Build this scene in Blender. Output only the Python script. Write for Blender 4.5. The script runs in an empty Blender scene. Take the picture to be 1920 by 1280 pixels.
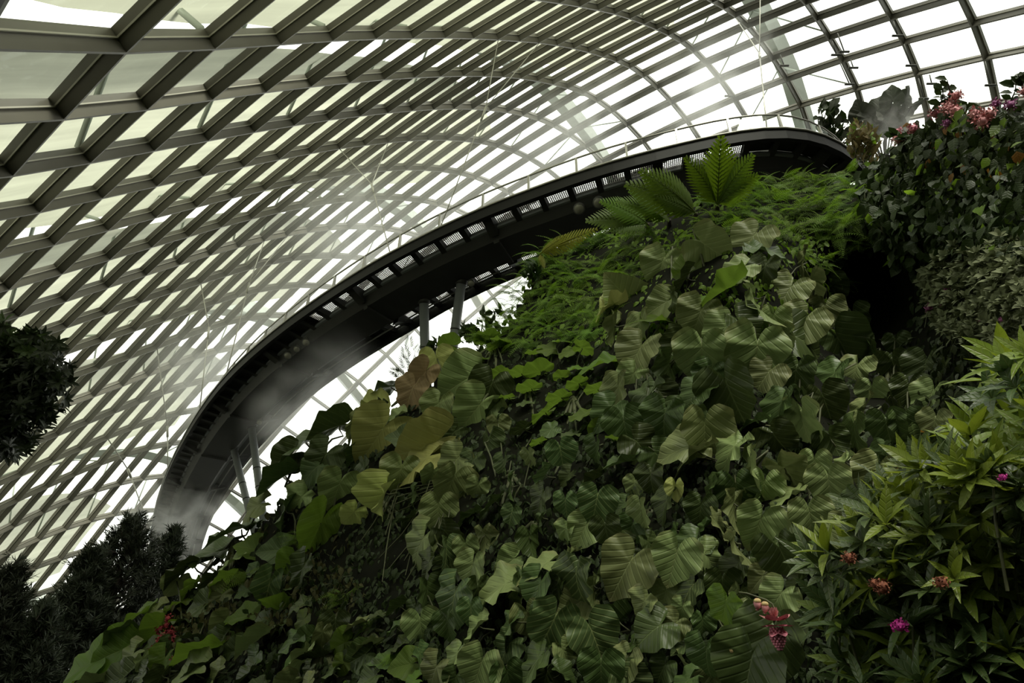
import bpy, math, random
import numpy as np
from mathutils import Vector, Matrix, noise

# ------------------------------------------------------------------ camera
SC = bpy.context.scene
COL = SC.collection
FPX, PITCH, EYE = 1250.0, math.radians(30), np.array([0.0, 0.0, 1.6])
cam_data = bpy.data.cameras.new('camera')
cam_data.sensor_width = 36.0
cam_data.lens = 36.0 * FPX / 1920.0
cam_data.clip_start, cam_data.clip_end = 0.1, 600
cam = bpy.data.objects.new('camera', cam_data)
cam.location = EYE
cam.rotation_euler = (math.pi / 2 + PITCH, 0, 0)
COL.objects.link(cam)
SC.camera = cam

# ------------------------------------------------------------------ overcast sky and exposure
world = bpy.data.worlds.new('overcast_sky')
SC.world = world
world.use_nodes = True
wn, wl = world.node_tree.nodes, world.node_tree.links
wn.clear()
w_out = wn.new('ShaderNodeOutputWorld')
w_bg = wn.new('ShaderNodeBackground')
w_tc = wn.new('ShaderNodeTexCoord')
w_dot = wn.new('ShaderNodeVectorMath'); w_dot.operation = 'DOT_PRODUCT'
w_dot.inputs[1].default_value = Vector((-0.15, 0.65, 0.75)).normalized()
w_ramp = wn.new('ShaderNodeValToRGB')
w_el = w_ramp.color_ramp.elements
w_el[0].position, w_el[0].color = 0.40, (0.06, 0.059, 0.05, 1)
w_el[1].position, w_el[1].color = 0.80, (1.0, 0.985, 0.935, 1)
for w_pos, w_val in ((0.64, 0.62), (0.93, 1.1), (1.0, 1.2)):
    w_e = w_el.new(w_pos); w_e.color = (w_val, w_val * 0.985, w_val * 0.935, 1)
w_map = wn.new('ShaderNodeMapRange')
w_map.inputs['From Min'].default_value = -1.0
wl.new(w_tc.outputs['Generated'], w_dot.inputs[0])
wl.new(w_dot.outputs['Value'], w_map.inputs['Value'])
wl.new(w_map.outputs['Result'], w_ramp.inputs['Fac'])
wl.new(w_ramp.outputs['Color'], w_bg.inputs['Color'])
w_bg.inputs['Strength'].default_value = 2.1
wl.new(w_bg.outputs['Background'], w_out.inputs['Surface'])

sun_d = bpy.data.lights.new('veiled_sun', 'SUN')
sun_d.energy = 4.0
sun_d.angle = math.radians(26)
sun_d.color = (1.0, 0.96, 0.84)
sun = bpy.data.objects.new('veiled_sun', sun_d)
sun.rotation_euler = Vector((-0.20, 0.60, -0.78)).to_track_quat('-Z', 'Y').to_euler()
sun.location = (-10, -10, 40)
COL.objects.link(sun)

SC.view_settings.view_transform = 'Standard'
SC.view_settings.look = 'None'
SC.view_settings.gamma = 1.0
SC.view_settings.use_curve_mapping = False
SC.view_settings.exposure = 0.0
SC.cycles.max_bounces = 7
SC.cycles.diffuse_bounces = 3
SC.cycles.glossy_bounces = 2
SC.cycles.transmission_bounces = 3
SC.cycles.transparent_max_bounces = 12
SC.cycles.volume_bounces = 1
SC.cycles.volume_step_rate = 2.0
SC.cycles.caustics_reflective = False
SC.cycles.caustics_refractive = False

# ------------------------------------------------------------------ helpers
RT = np.array([1.0, 0, 0])
FW = np.array([0, math.cos(PITCH), math.sin(PITCH)])
UPV = np.array([0, -math.sin(PITCH), math.cos(PITCH)])
RNG = random.Random(7)


def ray(px, py):
    d = (px - 960) / FPX * RT + (640 - py) / FPX * UPV + FW
    return d / np.linalg.norm(d)


def at(px, py, dist):
    return EYE + ray(px, py) * dist


def to_px(p):
    q = np.asarray(p) - EYE
    z = q @ FW
    return 960 + FPX * (q @ RT) / z, 640 - FPX * (q @ UPV) / z


def unit(v):
    v = np.asarray(v, float)
    return v / (np.linalg.norm(v) + 1e-12)


class MB:
    """collects vertices and faces of one part"""

    def __init__(self):
        self.v, self.f, self.uv, self.mi = [], [], [], []

    def add(self, verts, faces, uvs=None, mi=0):
        b = len(self.v)
        self.v.extend([tuple(map(float, x)) for x in verts])
        for f in faces:
            self.f.append(tuple(b + i for i in f))
            self.mi.append(mi)
            if uvs is not None:
                self.uv.extend([uvs[i] for i in f])
            else:
                self.uv.extend([(0.0, 0.0)] * len(f))

    def tube(self, pts, rad, n=6, cap=True, mi=0):
        pts = [np.asarray(p, float) for p in pts]
        k = len(pts)
        rs = rad if hasattr(rad, '__len__') else [rad] * k
        T = [unit(pts[min(i + 1, k - 1)] - pts[max(i - 1, 0)]) for i in range(k)]
        ref = np.array([0, 0, 1.0]) if abs(T[0][2]) < 0.9 else np.array([1.0, 0, 0])
        a = unit(np.cross(T[0], ref))
        vs, fs = [], []
        for i in range(k):
            a = unit(a - T[i] * (a @ T[i]))
            b = np.cross(T[i], a)
            for j in range(n):
                t = 2 * math.pi * j / n
                vs.append(pts[i] + rs[i] * (math.cos(t) * a + math.sin(t) * b))
        for i in range(k - 1):
            for j in range(n):
                fs.append((i * n + j, i * n + (j + 1) % n, (i + 1) * n + (j + 1) % n, (i + 1) * n + j))
        if cap:
            fs.append(tuple(reversed(range(n))))
            fs.append(tuple(range((k - 1) * n, k * n)))
        self.add(vs, fs, mi=mi)

    def sweep(self, secs, closed=True, cap=True, mi=0):
        """secs: list of rings (m points each) joined into a skin"""
        m = len(secs[0])
        vs = [p for s in secs for p in s]
        fs = []
        for i in range(len(secs) - 1):
            for j in range(m if closed else m - 1):
                j2 = (j + 1) % m
                fs.append((i * m + j, i * m + j2, (i + 1) * m + j2, (i + 1) * m + j))
        if cap and closed:
            fs.append(tuple(reversed(range(m))))
            fs.append(tuple(range((len(secs) - 1) * m, len(secs) * m)))
        self.add(vs, fs, mi=mi)

    def ball(self, c, r, nu=8, nv=6, sc=(1, 1, 1), R=None, mi=0):
        vs, fs = [], []
        c = np.asarray(c, float)
        for i in range(nv + 1):
            t = math.pi * i / nv
            for j in range(nu):
                p = 2 * math.pi * j / nu
                q = np.array([sc[0] * math.sin(t) * math.cos(p), sc[1] * math.sin(t) * math.sin(p), sc[2] * math.cos(t)]) * r
                if R is not None:
                    q = R @ q
                vs.append(c + q)
        for i in range(nv):
            for j in range(nu):
                fs.append((i * nu + j, (i + 1) * nu + j, (i + 1) * nu + (j + 1) % nu, i * nu + (j + 1) % nu))
        self.add(vs, fs, mi=mi)

    def mesh(self, name, mats, smooth=True):
        me = bpy.data.meshes.new(name)
        me.from_pydata(self.v, [], self.f)
        if not isinstance(mats, (list, tuple)):
            mats = [mats]
        for m in mats:
            me.materials.append(m)
        uvl = me.uv_layers.new(name='UVMap')
        uvl.data.foreach_set('uv', np.array(self.uv, dtype=np.float32).ravel())
        me.polygons.foreach_set('material_index', self.mi)
        me.polygons.foreach_set('use_smooth', [smooth] * len(self.f))
        me.update()
        return me

    def obj(self, name, mats, parent=None, smooth=True, origin=None):
        if origin is not None:
            o3 = tuple(origin)
            self.v = [(a - o3[0], b - o3[1], c - o3[2]) for a, b, c in self.v]
        o = bpy.data.objects.new(name, self.mesh(name, mats, smooth))
        COL.objects.link(o)
        if origin is not None:
            o.location = o3
        if parent is not None:
            o.parent = parent
            if origin is None:
                o.matrix_parent_inverse = PINV(parent)
        return o


def PINV(parent):
    m = Matrix.Translation(parent.location)
    return m.inverted()


def root(name, loc, label=None, cat=None, group=None, kind=None):
    o = bpy.data.objects.new(name, None)
    o.empty_display_size = 0.2
    o.location = tuple(map(float, loc))
    COL.objects.link(o)
    return tag(o, label, cat, group, kind)


def tag(o, label=None, cat=None, group=None, kind=None):
    if label: o['label'] = label
    if cat: o['category'] = cat
    if group: o['group'] = group
    if kind: o['kind'] = kind
    return o


def nodes_of(name):
    m = bpy.data.materials.new(name)
    m.use_nodes = True
    nt = m.node_tree
    nt.nodes.clear()
    out = nt.nodes.new('ShaderNodeOutputMaterial')
    return m, nt, nt.nodes, nt.links, out


def paint(name, col, rough=0.5, metal=0.0, var=0.12, scale=6.0, spec=0.4):
    """painted metal or plain stuff with a little uneven tone"""
    m, nt, n, l, out = nodes_of(name)
    p = n.new('ShaderNodeBsdfPrincipled')
    p.inputs['Roughness'].default_value = rough
    p.inputs['Metallic'].default_value = metal
    p.inputs['Specular IOR Level'].default_value = spec
    tc = n.new('ShaderNodeTexCoord')
    nz = n.new('ShaderNodeTexNoise'); nz.inputs['Scale'].default_value = scale; nz.inputs['Detail'].default_value = 3
    l.new(tc.outputs['Object'], nz.inputs['Vector'])
    r = n.new('ShaderNodeValToRGB')
    c = np.array(col)
    r.color_ramp.elements[0].position, r.color_ramp.elements[1].position = 0.3, 0.7
    r.color_ramp.elements[0].color = (*(c * (1 - var)), 1)
    r.color_ramp.elements[1].color = (*(c * (1 + var)), 1)
    l.new(nz.outputs['Fac'], r.inputs['Fac'])
    l.new(r.outputs['Color'], p.inputs['Base Color'])
    l.new(p.outputs['BSDF'], out.inputs['Surface'])
    return m


def cloth_mat(name, col, trans=0.75):
    m, nt, n, l, out = nodes_of(name)
    tc = n.new('ShaderNodeTexCoord')
    mp = n.new('ShaderNodeMapping'); mp.inputs['Scale'].default_value = (0.25, 3.0, 1)
    nz = n.new('ShaderNodeTexNoise'); nz.inputs['Scale'].default_value = 1.6; nz.inputs['Detail'].default_value = 4
    l.new(tc.outputs['UV'], mp.inputs['Vector']); l.new(mp.outputs['Vector'], nz.inputs['Vector'])
    r = n.new('ShaderNodeValToRGB')
    c = np.array(col)
    r.color_ramp.elements[0].position, r.color_ramp.elements[1].position = 0.35, 0.68
    r.color_ramp.elements[0].color = (*(c * 0.86), 1)
    r.color_ramp.elements[1].color = (*np.minimum(c * 1.06, 1), 1)
    l.new(nz.outputs['Fac'], r.inputs['Fac'])
    t = n.new('ShaderNodeBsdfTranslucent'); d = n.new('ShaderNodeBsdfDiffuse')
    mx = n.new('ShaderNodeMixShader'); mx.inputs[0].default_value = trans
    l.new(r.outputs['Color'], t.inputs['Color']); l.new(r.outputs['Color'], d.inputs['Color'])
    l.new(d.outputs['BSDF'], mx.inputs[1]); l.new(t.outputs['BSDF'], mx.inputs[2])
    l.new(mx.outputs['Shader'], out.inputs['Surface'])
    return m


def glass_mat(name, tint, refl=0.05):
    m, nt, n, l, out = nodes_of(name)
    t = n.new('ShaderNodeBsdfTransparent'); t.inputs['Color'].default_value = (*tint, 1)
    g = n.new('ShaderNodeBsdfGlossy'); g.inputs['Roughness'].default_value = 0.02
    g.inputs['Color'].default_value = (0.9, 0.95, 0.9, 1)
    mx = n.new('ShaderNodeMixShader'); mx.inputs[0].default_value = refl
    l.new(t.outputs['BSDF'], mx.inputs[1]); l.new(g.outputs['BSDF'], mx.inputs[2])
    l.new(mx.outputs['Shader'], out.inputs['Surface'])
    return m

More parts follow.
